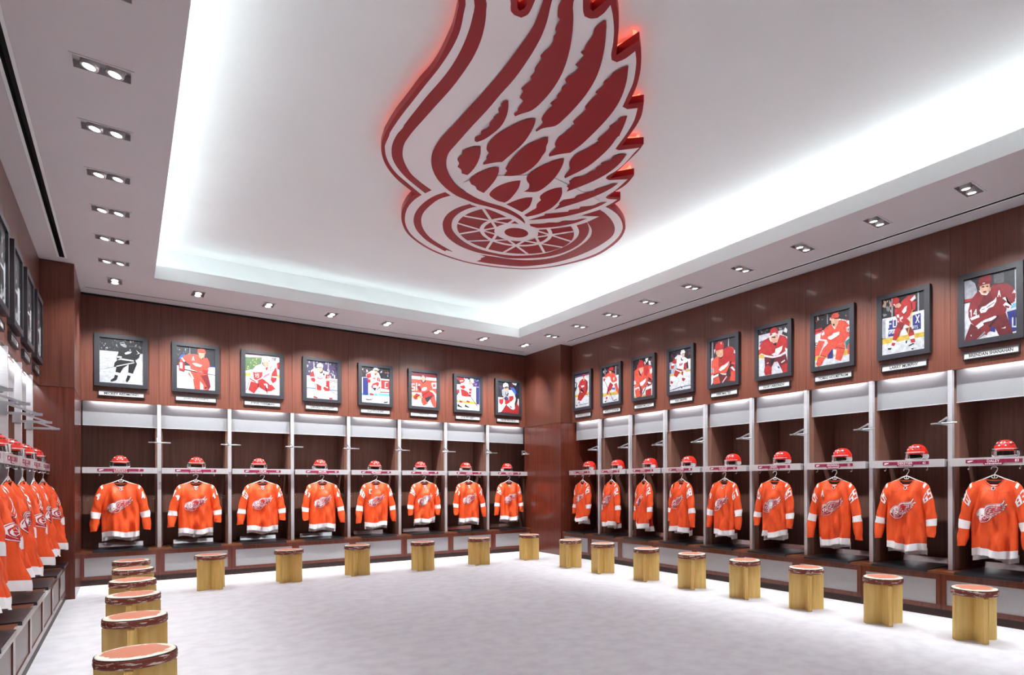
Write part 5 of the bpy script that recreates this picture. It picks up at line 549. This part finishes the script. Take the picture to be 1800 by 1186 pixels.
# ------------------------------------------------------------------ jerseys on hangers
def cr(P, n):
    """Catmull-Rom through a list of tuples"""
    out = []
    for i in range(len(P)-1):
        a, b, c, d = P[max(i-1, 0)], P[i], P[i+1], P[min(i+2, len(P)-1)]
        for q in range(n):
            t = q/n
            out.append(tuple(.5*(2*b[k]+(c[k]-a[k])*t+(2*a[k]-5*b[k]+4*c[k]-d[k])*t*t+(3*b[k]-a[k]-3*c[k]+d[k])*t**3) for k in range(len(b))))
    out.append(tuple(P[-1])); return out
class Jersey:
    """local frame: x right, y into the wall, z up from the hook's top; faces -y"""
    def __init__(s, seed, wide=.225, flare=0., lo=0., ro=0., lz=0., rz=0., lift=0., deep=0., sy=0.):
        s.deep = deep; s.sy = sy; s.R = random.Random(seed); s.wide = wide; s.flare = flare; s.lift = lift; s.off = {-1: (lo, lz), 1: (ro, rz)}
        s.ph = [s.R.uniform(0, 6.28) for _ in range(8)]
    def hwid(s, t): return s.wide*(.955+.02*math.sin(3*t))+s.flare*t*t
    def ztop(s, x, back):
        ax = abs(x)
        if ax < .092: return -.138-(.010 if back else .072)*math.cos(ax/.092*pi/2)**.8
        return -.138-.034*((ax-.092)/.12)**1.3
    def zhem(s, sx, back): return -.925+s.lift-(.055 if back else 0)+.014*math.cos(4*sx+s.ph[0])+.02*sx*math.sin(s.ph[1])
    def depth(s, sx, t, back):
        edge = (1-abs(sx)**3.2)
        g = min(1, t/.22)**.7
        d = .012+(.062 if not back else .05)*edge*g+(.03+s.deep)*t*edge
        fold = (.032*math.sin(5.2*sx+s.ph[2])+.024*math.sin(9.5*sx+s.ph[3]+2*t)+.010*math.sin(17*sx+s.ph[4]-3*t))*(t**.9)*(1.15 if not back else 1)
        diag = (.008*math.sin(9*(sx*.7+t*1.6)+s.ph[5])+.008*math.sin(13*(abs(sx)*.9-t*1.3)+s.ph[6]))*g
        return (d+(fold+diag)*min(1, (1-abs(sx))*4+.1))
    def P(s, sx, t, back):
        x = sx*s.hwid(t); z0 = s.ztop(sx*s.hwid(0), back); z1 = s.zhem(sx, back)
        z = z0+(z1-z0)*t; y = s.depth(sx, t, back)
        return (x, y if back else -y, z)
    def at(s, x, z, out):
        """point of the front sheet above (x, z), pushed out of the cloth"""
        t = .4
        for _ in range(12):
            w_ = s.hwid(t); sx = max(-1, min(1, x/w_)); z0 = s.ztop(sx*s.hwid(0), False); z1 = s.zhem(sx, False); t = (z-z0)/(z1-z0)
        return (x, -s.depth(sx, max(t, 0), False)-out, z)
    def body(s):
        NX, TB = 34, .90
        ts = [TB*(i/22)**.85 for i in range(23)]; tb = [TB+(1-TB)*i/4 for i in range(5)]
        sx = [math.sin(pi/2*(-1+2*i/NX)) for i in range(NX+1)]
        m = MB(); hb = MB()
        for back in (False, True):
            m.grid([[s.P(q, t, back) for q in sx] for t in ts], 1 if back else 0)
            hb.grid([[s.P(q, t, back) for q in sx] for t in tb], 0)
        return m, hb
    def rings(s, sd):
        o, dz = s.off[sd]
        pr = [((.198, -.156), (.150, -.33), .040), ((.252, -.215), (.176, -.405), .056), ((.296, -.35), (.196, -.445), .056), ((.326, -.49), (.216, -.53), .052), ((.342, -.60), (.232, -.62), .048), ((.350, -.73), (.243, -.735), .043), ((.345, -.84), (.262, -.83), .034)]
        k = []
        for i, (a, b, d) in enumerate(pr):
            f = (i/6)**1.5; g = (i/6)
            k.append((a[0]+o*f, a[1]+dz*f+s.lift*.5*g, b[0]+o*f*.9, b[1]+dz*f+s.lift*.5*g, d, -.035*g*g-s.sy*min(1, 2*g)))
        return cr(k, 6)
    def sleeve(s, sd):
        R = s.rings(sd); NS = 18; ph = s.ph[6 if sd > 0 else 7]
        def pt(i, j, ex=0.):
            ax, az, bx, bz, d, yo = R[i]; a = 2*pi*j/NS
            cx, cz, hx, hz = (ax+bx)/2, (az+bz)/2, (ax-bx)/2, (az-bz)/2
            v = i/(len(R)-1)
            wr = 1+.09*math.sin(3*a+ph+9*v)*v+.07*math.sin(2*a-ph+23*v)*min(1, v*2)+.04*math.sin(41*v+2*a+ph)*v
            ux, uz = hx*math.cos(a), hz*math.cos(a)
            L = math.hypot(hx, hz)
            return (sd*(cx+ux*wr*(1+ex/L)), yo+math.sin(a)*(d*wr+ex), cz+uz*wr*(1+ex/L))
        s.pt = pt
        n = len(R); zc_ = [(r[1]+r[3])/2 for r in R]
        i0 = min(range(n), key=lambda i: abs(zc_[i]+.565)); i1 = min(range(n), key=lambda i: abs(zc_[i]+.640))
        m = MB()
        m.grid([[pt(i, j) for j in range(NS)] for i in range(0, i0+1)], 0, True)
        m.grid([[pt(i, j) for j in range(NS)] for i in range(i1, n)], 0, True)
        m.grid([[pt(n-1, j) for j in range(NS)], [(sd*(abs(pt(n-1, j)[0])*.6+.12), pt(n-1, j)[1]*.5, pt(n-1, j)[2]+.05) for j in range(NS)]], 1, True)
        b = MB(); b.grid([[pt(i, j, .0015) for j in range(NS)] for i in range(i0, i1+1)], 0, True)
        return m, b
    def number(s, sd, txt):
        """block digits bent round the outer front of the upper sleeve"""
        s.sleeve(sd); R = s.rings(sd); m = MB(); n = len(txt)
        L = len(R)-1
        def S(u, v):                      # u metres round the sleeve, v metres down
            fi = 7.5+v/.026; i = max(0, min(L-1, int(fi))); f = fi-i
            ja = u/.062*(18/(2*pi))*sd + (-3.0)
            j = math.floor(ja); g = ja-j
            q = []
            for ii in (i, i+1):
                a, b = Vector(s.pt(ii, j % 18, .004)), Vector(s.pt(ii, (j+1) % 18, .004)); q.append(a.lerp(b, g))
            return tuple(q[0].lerp(q[1], f))
        dw, dh, st = .036, .105, .019; tot = n*dw+(n-1)*.026
        for c_i, ch in enumerate(txt):
            ox = -tot/2+c_i*(dw+.026)
            for plx in GLYPH[ch]:
                for a, b in zip(plx, plx[1:]):
                    A = Vector((ox+a[0]*dw, dh-a[1]*dh/2)); B = Vector((ox+b[0]*dw, dh-b[1]*dh/2)); d = (B-A).normalized(); nn = Vector((-d.y, d.x))*st/2
                    A = A-d*st/2; B = B+d*st/2; rows = []
                    for q in range(7):
                        p = A.lerp(B, q/6); rows.append([S(p.x+nn.x, p.y+nn.y), S(p.x-nn.x, p.y-nn.y)])
                    m.grid(rows, 0, False, False)
        return m
    def crest(s):
        """wheel-and-wing emblem laid on the chest: dark outline, white ground, red shapes; cut in narrow strips so that it follows the cloth"""
        k = .0565; a = math.radians(-86); cx, cz = -.078, -.505
        def mp(p):
            x, y = p[0]*k, -p[1]*k; return (cx+x*math.cos(a)-y*math.sin(a), cz+x*math.sin(a)+y*math.cos(a))
        def half(P, c, sg):
            out = []
            for i in range(len(P)):
                p, q = P[i-1], P[i]; dp, dq = sg*(p[0]-c), sg*(q[0]-c)
                if (dp >= 0) != (dq >= 0): t = dp/(dp-dq); out.append((c, p[1]+(q[1]-p[1])*t))
                if dq >= 0: out.append(q)
            return out
        def lay(mb, poly, out):
            Q = [mp(p) for p in poly]; x0 = min(q[0] for q in Q); x1 = max(q[0] for q in Q)
            i = math.floor(x0/.014)
            while i*.014 < x1:
                R = half(half(Q, i*.014, 1), (i+1)*.014, -1)
                if len(R) > 2: mb.poly([s.at(x, z, out) for x, z in R])
                i += 1
            return mb
        circ = lambda r, n: [(r*math.cos(2*pi*t/n), r*math.sin(2*pi*t/n)) for t in range(n)]
        outline = lay(MB(), LG['sil'], .004); white = lay(MB(), LG['white'], .0055)
        red = MB()
        for key in ['ringseg', 'tread', 'rim']: lay(red, LG[key], .007)
        disc = lay(MB(), circ(.66, 28), .007)
        hubw = MB()
        for q in range(8):
            t = math.radians(q*45+17); t2 = t+.13; lay(hubw, ((.2*math.cos(t), .2*math.sin(t)), (.7*math.cos(t), .7*math.sin(t)), (.7*math.cos(t2), .7*math.sin(t2)), (.2*math.cos(t2+.2), .2*math.sin(t2+.2))), .0083)
        lay(hubw, circ(.32, 16), .0083)
        over = lay(MB(), LG['overlay'], .0095)
        feath = MB()
        for key in ['band2', 'band3']+['f%d' % i for i in range(1, 18)]: lay(feath, LG[key], .011)
        lay(feath, circ(.15, 12), .011)
        return outline, white, red, disc, hubw, over, feath
def build_variant(idx, **kw):
    J = Jersey(idx, **kw); d = {}
    b, hb = J.body(); d['body'] = b.mesh('body', [M_jersey, M_jin]); d['hem_band'] = hb.mesh('hem_band', M_jwhite)
    for sd in (-1, 1):
        sl, bd = J.sleeve(sd); d['sleeve', sd] = sl.mesh('sleeve', [M_jersey, M_jin]); d['band', sd] = bd.mesh('sleeve_band', M_jwhite)
    nk = [J.P(q*.44, 0, False) for q in [-1+2*i/16 for i in range(17)]]
    bk = [J.P(q*.44, 0, True) for q in [1-2*i/16 for i in range(17)]]
    d['collar'] = MB().tube(nk+bk[1:-1], .008, 6, closed=True).mesh('collar', M_jersey)
    d['collar_tape'] = MB().grid([[(x*.93, y*.9-.004, z-.006) for x, y, z in bk[1:-1]], [(x*.9, y*.9-.006, z-.026) for x, y, z in bk[1:-1]]]).mesh('collar_tape', M_hblack)
    names = ('crest', 'crest_ground', 'crest_tyre', 'crest_wheel', 'crest_spokes', 'crest_wing', 'crest_feathers')
    ms = (M_crestred, M_jwhite, M_crestred, M_crestred, M_jwhite, M_jwhite, M_crestred)
    d['crest'] = [(n, mb.mesh(n, m)) for n, mb, m in zip(names, J.crest(), ms)]
    bx = MB(); q = [(-.016, .0), (.016, .0), (.016, -.024), (0, -.036), (-.016, -.024)]
    bx.poly([J.at(x, -.212+z, .006) for x, z in q], 0); bx.poly([J.at(x*.7, -.216+z*.7, .0072) for x, z in q], 1)
    d['badge'] = bx.mesh('neck_badge', [M_jwhite, M_ink])
    yk = MB()
    for sd in (-1, 1):
        yk.tube([J.at(sd*x, z, .0) for x, z in ((.03, -.245), (.09, -.262), (.15, -.262), (.195, -.285))], .0022, 5)
    d['seam'] = yk.mesh('yoke_seam', M_jersey)
    pt_ = {}
    for sd in (-1, 1):
        J.sleeve(sd); mb = MB()
        mb.grid([[J.pt(2+i, (15+j if True else j) % 18, .004) for j in range(3)] for i in range(3)], 0)
        mb.grid([[tuple(Vector(J.pt(2, 15, .0055)).lerp(Vector(J.pt(4, 15, .0055)), v).lerp(Vector(J.pt(2, 17, .0055)).lerp(Vector(J.pt(4, 17, .0055)), v), u)) for u in (.28, .72)] for v in (.3, .7)], 1)
        pt_[sd] = mb.mesh('shoulder_patch', [M_jwhite, M_crestred])
    d['patch'] = pt_; d['J'] = J
    return d
VAR = [build_variant(3), build_variant(11, wide=.235, lo=.02, ro=-.02, lz=.02, rz=.07), build_variant(23, wide=.215, flare=.012, lo=-.03, ro=.03, lz=.05, rz=-.01), build_variant(37, wide=.228, flare=-.02, lo=.015, ro=.015, lz=-.03, rz=-.02, lift=-.01), build_variant(41, wide=.22, lo=-.01, ro=-.05, lz=.06, rz=.05, lift=.03),
       build_variant(53, wide=.23, deep=.10, lo=-.01, ro=.01, sy=.07), build_variant(59, wide=.225, deep=.08, flare=.01, lo=.01, ro=.0, lz=.04, sy=.04)]
hg = MB()
hk_ = cr([(-.032, -.028), (-.026, -.008), (0, 0), (.024, -.012), (.026, -.036), (.006, -.068), (0, -.09)], 4)
hg.tube([(x, 0, z-.004) for x, z in hk_], .0045, 7)
hg.tube([(-.185, 0, -.165), (-.09, 0, -.128), (-.02, 0, -.096), (0, 0, -.09), (.02, 0, -.096), (.09, 0, -.128), (.185, 0, -.165)], .0055, 7)
me_hanger_h = hg.mesh('hook_and_shoulders', M_hanger)
me_hanger_b = MB().tube([(-.18, 0, -.166), (-.09, 0, -.196), (.09, 0, -.196), (.18, 0, -.166)], .005, 6).mesh('trouser_bar', M_hanger)
me_hanger_c = MB().tube([(0, 0, -.09), (0, 0, -.118)], .004, 6).tube([(-.028, 0, -.108), (-.02, 0, -.122), (0, 0, -.126), (.02, 0, -.122), (.028, 0, -.108)], .004, 6).mesh('accessory_hook', M_hanger)
NUMC = {}
def hang(frame, s, dn, vi, yaw, num, label, hlabel, letter=None, dx=0.):
    (x, y, z), rz = frame(s)
    off = Matrix.Rotation(rz, 3, 'Z') @ Vector((dx, dn, 0))
    loc = (x+off.x, y+off.y, 1.596)
    h = thing('coat_hanger', loc, rz+yaw, hlabel, 'hanger', 'white hangers on the locker shelves')
    link('hook_and_shoulders', me_hanger_h, h); link('trouser_bar', me_hanger_b, h); link('accessory_hook', me_hanger_c, h)
    t = thing('hockey_jersey', loc, rz+yaw, label, 'jersey', 'red jerseys hanging in the lockers')
    v = VAR[vi]
    link('body', v['body'], t); link('hem_band', v['hem_band'], t); link('collar', v['collar'], t); link('collar_tape', v['collar_tape'], t); link('neck_badge', v['badge'], t); link('yoke_seam', v['seam'], t)
    for sd in (-1, 1):
        sl = link('sleeve', v['sleeve', sd], t); link('sleeve_band', v['band', sd], sl); link('shoulder_patch', v['patch'][sd], sl)
        k = (vi, sd, num)
        if k not in NUMC: NUMC[k] = v['J'].number(sd, num).mesh('sleeve_number', M_jwhite)
        link('sleeve_number', NUMC[k], sl)
    c0 = link('crest', v['crest'][0][1], t)
    for n, me in v['crest'][1:]: link(n, me, c0)
    if letter:
        mb = MB(); J = v['J']
        for plx in GLYPH[letter]:
            for a, b in zip(plx, plx[1:]):
                A = Vector((-.135+a[0]*.03, -.335+a[1]*.035)); B = Vector((-.135+b[0]*.03, -.335+b[1]*.035)); d = (B-A).normalized(); nn = Vector((-d.y, d.x))*.006; A = A-d*.006; B = B+d*.006
                mb.grid([[J.at(*(A.lerp(B, q/4)+nn), .007), J.at(*(A.lerp(B, q/4)-nn), .007)] for q in range(5)], 0, False, False)
        mb.build('captain_letter', M_jwhite, t)
JB = [(0, .0), (1, .03), (1, -.04), (2, .05), (3, .0), (4, .05), (2, -.03), (1, .06)]
for i, x in enumerate(PITCHB):
    v, yw = JB[i]; n = GB[i][1] if i else '4'
    hang(fB, x, -.065, v, yw, n, 'orange red hockey jersey hanging in the far wall lockers, %s from the left pillar' % ordn[i], 'white plastic hanger in the far wall, %s from the left pillar' % ordn[i], 'C' if i == 4 else None)
JR = [(4, -.12), (3, -.22), (1, -.30), (2, -.16), (0, -.05), (4, -.02), (3, .12), (1, .03), (0, .02)]
for i, y in enumerate(PITCHR):
    v, yw = JR[i]; n = GR[i][1]
    hang(fR, y, -.065, v, yw, n, ('orange red hockey jersey with sleeve number %s on the right wall, %s from corner pillar' % (n, ordn[i]) if i not in (1, 3) else 'orange red hockey jersey turned sideways on the right wall, %s from corner pillar' % ordn[i]), 'white plastic hanger in the right wall, %s from the corner pillar' % ordn[i], 'A' if i == 6 else None)
JL = [(5, -.12), (6, -.02), (5, -.05), (6, -.1), (5, -.05), (6, -.04)]
for i, y in enumerate(PITCHL[:6]):
    v, yw = JL[i]; n = GLF[i][1]
    hang(fL, y, -.065, v, yw, n, 'orange red hockey jersey hanging along the left wall, %s from the corner pillar' % ordn[i], 'white plastic hanger in the left wall, %s from the corner pillar' % ordn[i])

# ------------------------------------------------------------------ helmets
def helmet_meshes():
    N, K = 40, 13
    def bottom(a):                       # a = 0 faces the front (-y)
        c = math.cos(a); return .068 if c > .55 else (.068-.050*min(1, (.55-c)/.35))
    def R(a, f):
        """f 0 at the brow, 1 at the crown"""
        c, s_ = math.cos(a), math.sin(a)
        w_, l_ = .104, .128
        rad = 1/math.sqrt((s_/w_)**2+(c/l_)**2)
        prof = math.cos(f*pi/2)**.72 if f < 1 else 0
        ridge = 1+.055*max(0, math.cos(5*a))**3*min(1, 3*f)*(1-f)+(.03 if .24 < f < .34 else 0)-(.012 if .12 < f <= .24 else 0)
        return rad*prof*ridge
    rows = []
    for k in range(K+1):
        f = k/K; r = []
        for i in range(N):
            a = 2*pi*i/N; zb = bottom(a); zz = zb+(.180-zb)*math.sin(f*pi/2)**.95; q = R(a, f)
            r.append((q*math.sin(a), -q*math.cos(a), zz))
        rows.append(r)
    sh = MB().grid(rows, 0, True)
    inner = [[(x*.93, y*.93, z-.004) for x, y, z in r] for r in rows[:9]]
    lin_ = MB().grid(inner, 0, True)
    lin_.grid([rows[0], inner[0]], 0, True)
    vz = MB(); vis = []
    for k in range(6):
        f = k/5; z = .084-.072*f; r = []
        for i in range(25):
            a = math.radians(-80+160*i/24); q = 1.045+.05*f
            r.append((.110*q*math.sin(a), -.134*q*math.cos(a), z+.02*(1-math.cos(a))*(1 if k else .2)))
        vis.append(r)
    vz.grid(vis)
    vin = [[(x*.985, y*.985, z) for x, y, z in r] for r in vis]; vz.grid(vin); vz.grid([vis[-1], vin[-1]])
    trim = MB().tube(vis[0], .0035, 6).tube(vis[-1], .0022, 5)
    ears = []
    for s in (-1, 1):
        e = MB(); P = cr([(s*.108, -.035, .07), (s*.112, -.02, .03), (s*.112, .012, .012), (s*.112, .04, .03), (s*.108, .045, .06)], 4); e.tube(P, .005, 6)
        e.box(s*.110-.005, s*.110+.005, -.045, .03, .012, .066); ears.append(e)
    st = MB(); st.tube(cr([(-.108, -.03, .05), (-.105, -.06, .012), (-.06, -.10, .0065), (0, -.115, .0065), (.06, -.10, .0065), (.105, -.06, .012), (.108, -.03, .05)], 4), .0045, 6)
    ven = MB()
    for sx_ in (-1, 1):
        for (a, f) in ((.28, .36), (.62, .36), (.95, .40), (.3, .62), (.7, .64)):
            a *= sx_; q = R(a, f)*1.012; zb = bottom(a); z = zb+(.180-zb)*math.sin(f*pi/2)**.95
            t_ = Vector((math.cos(a), math.sin(a), 0)); p = Vector((q*math.sin(a), -q*math.cos(a), z)); n_ = Vector((math.sin(a), -math.cos(a), .3)).normalized()
            u_ = n_.cross(t_).normalized()
            ven.hexa([tuple(p+t_*i_*.014+u_*j_*.004+n_*k_*.003) for k_ in (-1, 1) for i_, j_ in ((-1, -1), (1, -1), (1, 1), (-1, 1))])
    dec = MB()
    for sx_, a, f, w_, h_ in ((0, 0, .30, .040, .008), (0, .0, .55, .028, .018), (1, .75, .52, .014, .012), (1, -.75, .52, .014, .012)):
        q = []
        for u, v in ((-1, -1), (1, -1), (1, 1), (-1, 1)):
            aa = a+u*w_/.11*.8; ff = f+v*h_/.11*.5; r_ = R(aa, ff)*1.02+.001; zb = bottom(aa); q.append((r_*math.sin(aa), -r_*math.cos(aa), zb+(.180-zb)*math.sin(ff*pi/2)**.95))
        dec.poly(q)
    return [('shell', sh, M_helmet), ('padding', lin_, M_hpad), ('visor', vz, M_visor), ('visor_trim', trim, M_chrome), ('ear_guard', ears[0], M_chrome), ('ear_guard', ears[1], M_chrome), ('chin_strap', st, M_jwhite), ('vents', ven, M_hblack), ('sticker', dec, M_wtext)]
HM = [(n, mb.mesh(n, m), n) for n, mb, m in helmet_meshes()]
def helmet(frame, s, dx, yaw, label):
    (x, y, z), rz = frame(s); off = Matrix.Rotation(rz, 3, 'Z') @ Vector((dx, .055, 0))
    t = thing('hockey_helmet', (x+off.x, y+off.y, 1.685), rz+yaw, label, 'helmet', 'red helmets on the locker shelves')
    sh = None
    for n, me, _ in HM:
        o = link('vent_slots' if n == 'vents' else n, me, sh if n in ('vents', 'sticker') else t)
        if n == 'shell': sh = o
    return t
for i, x in enumerate(PITCHB): helmet(fB, x, -.01+.03*math.sin(i*2.1), [.0, .08, -.06, .1, -.1, .0, .12, .05][i], 'red hockey helmet with visor on far wall shelf, %s from left pillar' % ordn[i])
for i, y in enumerate(PITCHR): helmet(fR, y, .05+.02*math.cos(i*1.7), [-.35, -.35, -.3, -.2, -.15, -.2, -.2, -.2, .1][i], 'red hockey helmet with visor on right wall shelf, %s from corner pillar' % ordn[i])
for i, y in enumerate(PITCHL[:6]): helmet(fL, y, .0, .05*math.sin(i*2), 'red hockey helmet with visor on left wall shelf, %s from corner pillar' % ordn[i])

# ------------------------------------------------------------------ stools
def rr(w_, z0, z1, c):
    return [(-w_, z0+.008), (-w_+.008, z0), (w_-.008, z0), (w_, z0+.008), (w_, z1-c), (w_-c, z1), (-w_+c, z1), (-w_, z1-c)]
me_leg = MB().prism(rr(.186, 0, .415, .016), -.021, .021, 'xz', 0, 1).mesh('leg_panel', [M_ply, M_plyedge])
hp = [(.0213, 0), (.178, 0), (.186, .008), (.186, .399), (.170, .415), (.0213, .415)]
me_leg2 = MB().prism(hp, -.021, .021, 'xz', 0, 1).mesh('leg_panel', [M_ply, M_plyedge])
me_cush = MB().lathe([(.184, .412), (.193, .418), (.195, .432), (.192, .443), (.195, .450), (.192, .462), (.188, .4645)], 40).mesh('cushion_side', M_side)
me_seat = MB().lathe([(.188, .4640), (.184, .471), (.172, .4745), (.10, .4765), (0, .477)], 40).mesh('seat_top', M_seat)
me_pip = MB().tube([(.1885*math.cos(2*pi*i/40), .1885*math.sin(2*pi*i/40), .4655) for i in range(40)], .0034, 6, closed=True).mesh('piping', M_pipe)
me_seam = MB().box(.188, .1965, -.006, .006, .416, .462).mesh('side_seam', M_side)
def stool(x, y, phi, label, grp):
    t = thing('round_stool', (x, y, 0), math.radians(phi), label, 'stool', grp)
    bevel(link('leg_panel', me_leg, t), .004, 1)
    for s in (0, 1):
        o = bevel(link('leg_panel', me_leg2, t), .004, 1); o.rotation_euler.z = pi/2+pi*s
    cs = link('cushion_side', me_cush, t); link('seat_top', me_seat, t); link('piping', me_pip, cs)
    sm = link('side_seam', me_seam, cs); sm.rotation_euler.z = random.uniform(3.2, 5.4)-math.radians(phi)
SR = [(6.03, 2.39, 51), (6.03, 3.26, 51), (6.04, 4.18, 48), (6.035, 5.07, 48), (6.02, 5.98, 50), (6.0, 6.9, 43), (5.97, 7.93, 34), (5.935, 8.8, 41)]
SB = [(5.94, 10.2, 38), (4.89, 10.15, 50), (3.85, 10.09, 46), (2.84, 10.2, 52), (1.865, 10.15, 47), (.9, 10.12, 34)]
SL = [(.044, 10.02, -10), (.057, 9.04, -14), (.046, 7.96, -12), (.045, 6.91, -10), (.047, 5.77, -8), (.041, 4.52, -11)]
for i, q in enumerate(reversed(SR)): stool(*q, 'round stool with worn red leather seat before the right lockers, %s from corner pillar' % ordn[i], 'plywood stools')
for i, q in enumerate(reversed(SB)): stool(*q, 'round stool with worn seat and crossed plywood base before far lockers, %s from left' % ordn[i], 'plywood stools')
for i, q in enumerate(reversed(SL)): stool(*q, 'worn leather plywood stool in the left row, %s from the camera' % ordn[i], 'plywood stools')

# ------------------------------------------------------------------ recessed twin spotlights
ft = MB(); fw, fd = LX, LY
for q in ((-fw-.012, -fw+.006, -fd-.012, fd+.012), (fw-.006, fw+.012, -fd-.012, fd+.012), (-fw+.006, fw-.006, -fd-.012, -fd+.006), (-fw+.006, fw-.006, fd-.006, fd+.012)): ft.box(q[0], q[1], q[2], q[3], -.004, .002)
me_ftrim = ft.mesh('trim_frame', M_paint)
rc = MB().box(-fw-.004, fw+.004, -fd-.004, fd+.004, .05, .06).box(-fw-.004, -fw, -fd, fd, .002, .05).box(fw, fw+.004, -fd, fd, .002, .05).box(-fw-.004, fw+.004, -fd-.004, -fd, .002, .05).box(-fw-.004, fw+.004, fd, fd+.004, .002, .05)
me_frec = rc.mesh('recess', M_grey)
me_fhead = MB().lathe([(.030, .046), (.044, .044), (.050, .026), (.050, -.016), (.046, -.020), (.036, -.016)], 20).mesh('lamp_head', M_lamp)
me_fring = MB().tube([(.054*math.cos(2*pi*i/24), .054*math.sin(2*pi*i/24), .03) for i in range(24)], .004, 6, closed=True).mesh('gimbal_ring', M_lamp)
me_flens = MB().lathe([(.0365, -.014), (.034, -.0165), (.02, -.0175), (0, -.018)], 20).mesh('lens', M_lens)
def spot(x, y, rz, label, aim, gain=1.):
    t = thing('twin_spotlight', (x, y, ZC), rz, label, 'ceiling light', 'recessed twin spotlights')
    link('trim_frame', me_ftrim, t); link('recess', me_frec, t)
    for s in (-1, 1):
        hd = link('lamp_head', me_fhead, t, (s*.066, 0, .002)); hd.rotation_euler = (0, math.radians(-10), 0)
        link('gimbal_ring', me_fring, hd); link('lens', me_flens, hd)
    for s, tgt, pw in ((-1, aim[0], 1.9*gain), (1, aim[1], .36*gain)):
        l = bpy.data.lights.new('spot_beam', 'SPOT'); l.energy = SPOT*4*pi*.25*pw; l.spot_size = math.radians(92 if s < 0 else 92); l.spot_blend = 1.; l.shadow_soft_size = .045; l.color = (.93, 1, .995)
        o = bpy.data.objects.new('spot_beam', l); C.objects.link(o)
        ox, oy = math.cos(rz)*s*.066, math.sin(rz)*s*.066
        p = Vector((x+ox, y+oy, ZC-.012)); o.location = p
        o.rotation_euler = (Vector(tgt)-p).to_track_quat('-Z', 'Y').to_euler()
for i, (x, y) in enumerate(DL):
    if i == 0: spot(x, y, -pi/2, 'recessed twin spotlight in the left back corner of the soffit', ((x, YB, 1.6), (x, 10.2, 0)))
    else: spot(x, y, pi, 'recessed twin spotlight over the left lockers, %s' % (ordn[i-1]+' from the corner' if i < 7 else 'behind the camera'), ((XL+.05, y, 2.0), (x+.9, y, 0)), .62)
for i, (x, y) in enumerate(DB): spot(x, y, -pi/2, 'recessed twin spotlight along the far lockers, %s from left' % ordn[i+1], ((x, YB-.05, 2.05), (x, y-.9, 0)), 1.1)
for i, (x, y) in enumerate(DR): spot(x, y, 0, 'recessed twin spotlight over the right lockers, %s' % (ordn[i]+' from the corner' if i < 9 else 'behind the camera'), ((XR-.05, y, 1.9), (x-.7, y, 0)), .8)

# ------------------------------------------------------------------ the big emblem under the ceiling
CX, CY = 3.873, 6.945
em = thing('ceiling_emblem', (CX, CY, ZL), 0, 'huge red and white winged wheel emblem hanging under the raised ceiling', 'sign')
def lay(name, poly, k, m, parent=em, sm=True, th=.0022):
    P = smooth_poly(poly) if sm else poly
    return MB().prism(P, -.0024*k, -.0024*k+th).build(name, m, parent)
sil = smooth_poly(LG['sil'])
MB().prism(sil, 0, .062).build('slab', M_lred, em)
def inset(P, d):
    out = []; k = len(P)
    ar = sum(P[i][0]*P[(i+1) % k][1]-P[(i+1) % k][0]*P[i][1] for i in range(k)); sg = 1 if ar > 0 else -1
    for i in range(k):
        a = Vector(P[i])-Vector(P[i-1]); b = Vector(P[(i+1) % k])-Vector(P[i])
        if a.length < 1e-6 or b.length < 1e-6: continue
        n = (Vector((-a.y, a.x)).normalized()+Vector((-b.y, b.x)).normalized())
        if n.length < .5: continue
        n.normalize(); out.append(tuple(Vector(P[i])+n*sg*d))
    return out
gl = inset(sil, .05); gb = MB(); n_ = len(gl)
gb.grid([[(x, y, .066) for x, y in gl], [(x, y, .100) for x, y in gl]], 0, True, False)
gb.build('backlight', M_glow, em)
for q in ((-1.8, -2.2), (-1.2, -1.2), (-.9, -3.0), (0, .9), (.8, -.1), (-.8, .3)):
    MB().lathe([(.02, .062), (.02, .12)], 10, c=q).build('standoff', M_lamp, em)
lay('white_face', LG['white'], 1, M_lwhite)
lay('wing_stripe', LG['band2'], 2, M_lred); lay('tyre_stripe', LG['ringseg'], 2, M_lred); lay('tread', LG['tread'], 2, M_lred); lay('rim', LG['rim'], 2, M_lred)
R0 = .728
lay('wheel', [(R0*math.cos(t*pi/36), R0*math.sin(t*pi/36)) for t in range(72)], 2, M_lred, sm=False)
def ring(name, r0, r1, k):
    mb = MB(); n = 64; z0, z1 = -.0024*k, -.0024*k+.0022
    mb.grid([[(r*math.cos(2*pi*i/n), r*math.sin(2*pi*i/n), z) for i in range(n)] for r, z in ((r0, z1), (r0, z0), (r1, z0), (r1, z1))], 0, True, False)
    mb.build(name, M_lwhite, em)
ring('wheel_ring', .405, .455, 3)
lay('hub', [(.275*math.cos(t*pi/20), .275*math.sin(t*pi/20)) for t in range(40)], 3, M_lwhite, sm=False)
for q in range(8):
    a = math.radians(151.8-45*q)
    for s in (-1, 1):
        p1 = Vector((math.cos(a+s*math.radians(13)), math.sin(a+s*math.radians(13))))*(R0+.004); nd = Vector((math.cos(a), math.sin(a)))*.43
        p0 = nd+(nd-p1)*.72; d = (p1-p0).normalized(); n2 = Vector((-d.y, d.x))*.0185
        lay('spoke', [tuple(p0+n2), tuple(p1+n2), tuple(p1-n2), tuple(p0-n2)], 3+(.06 if s > 0 else .03), M_lwhite, sm=False)
lay('hub_centre', [(.1478*math.cos(t*pi/20), .1478*math.sin(t*pi/20)) for t in range(40)], 4.2, M_lred, sm=False)
lay('wing_ground', LG['overlay'], 4.6, M_lwhite)
lay('wing_stripe', LG['band3'], 5.6, M_lred)
for i in range(1, 18): lay('feather', LG['f%d' % i], 5.6, M_lred)
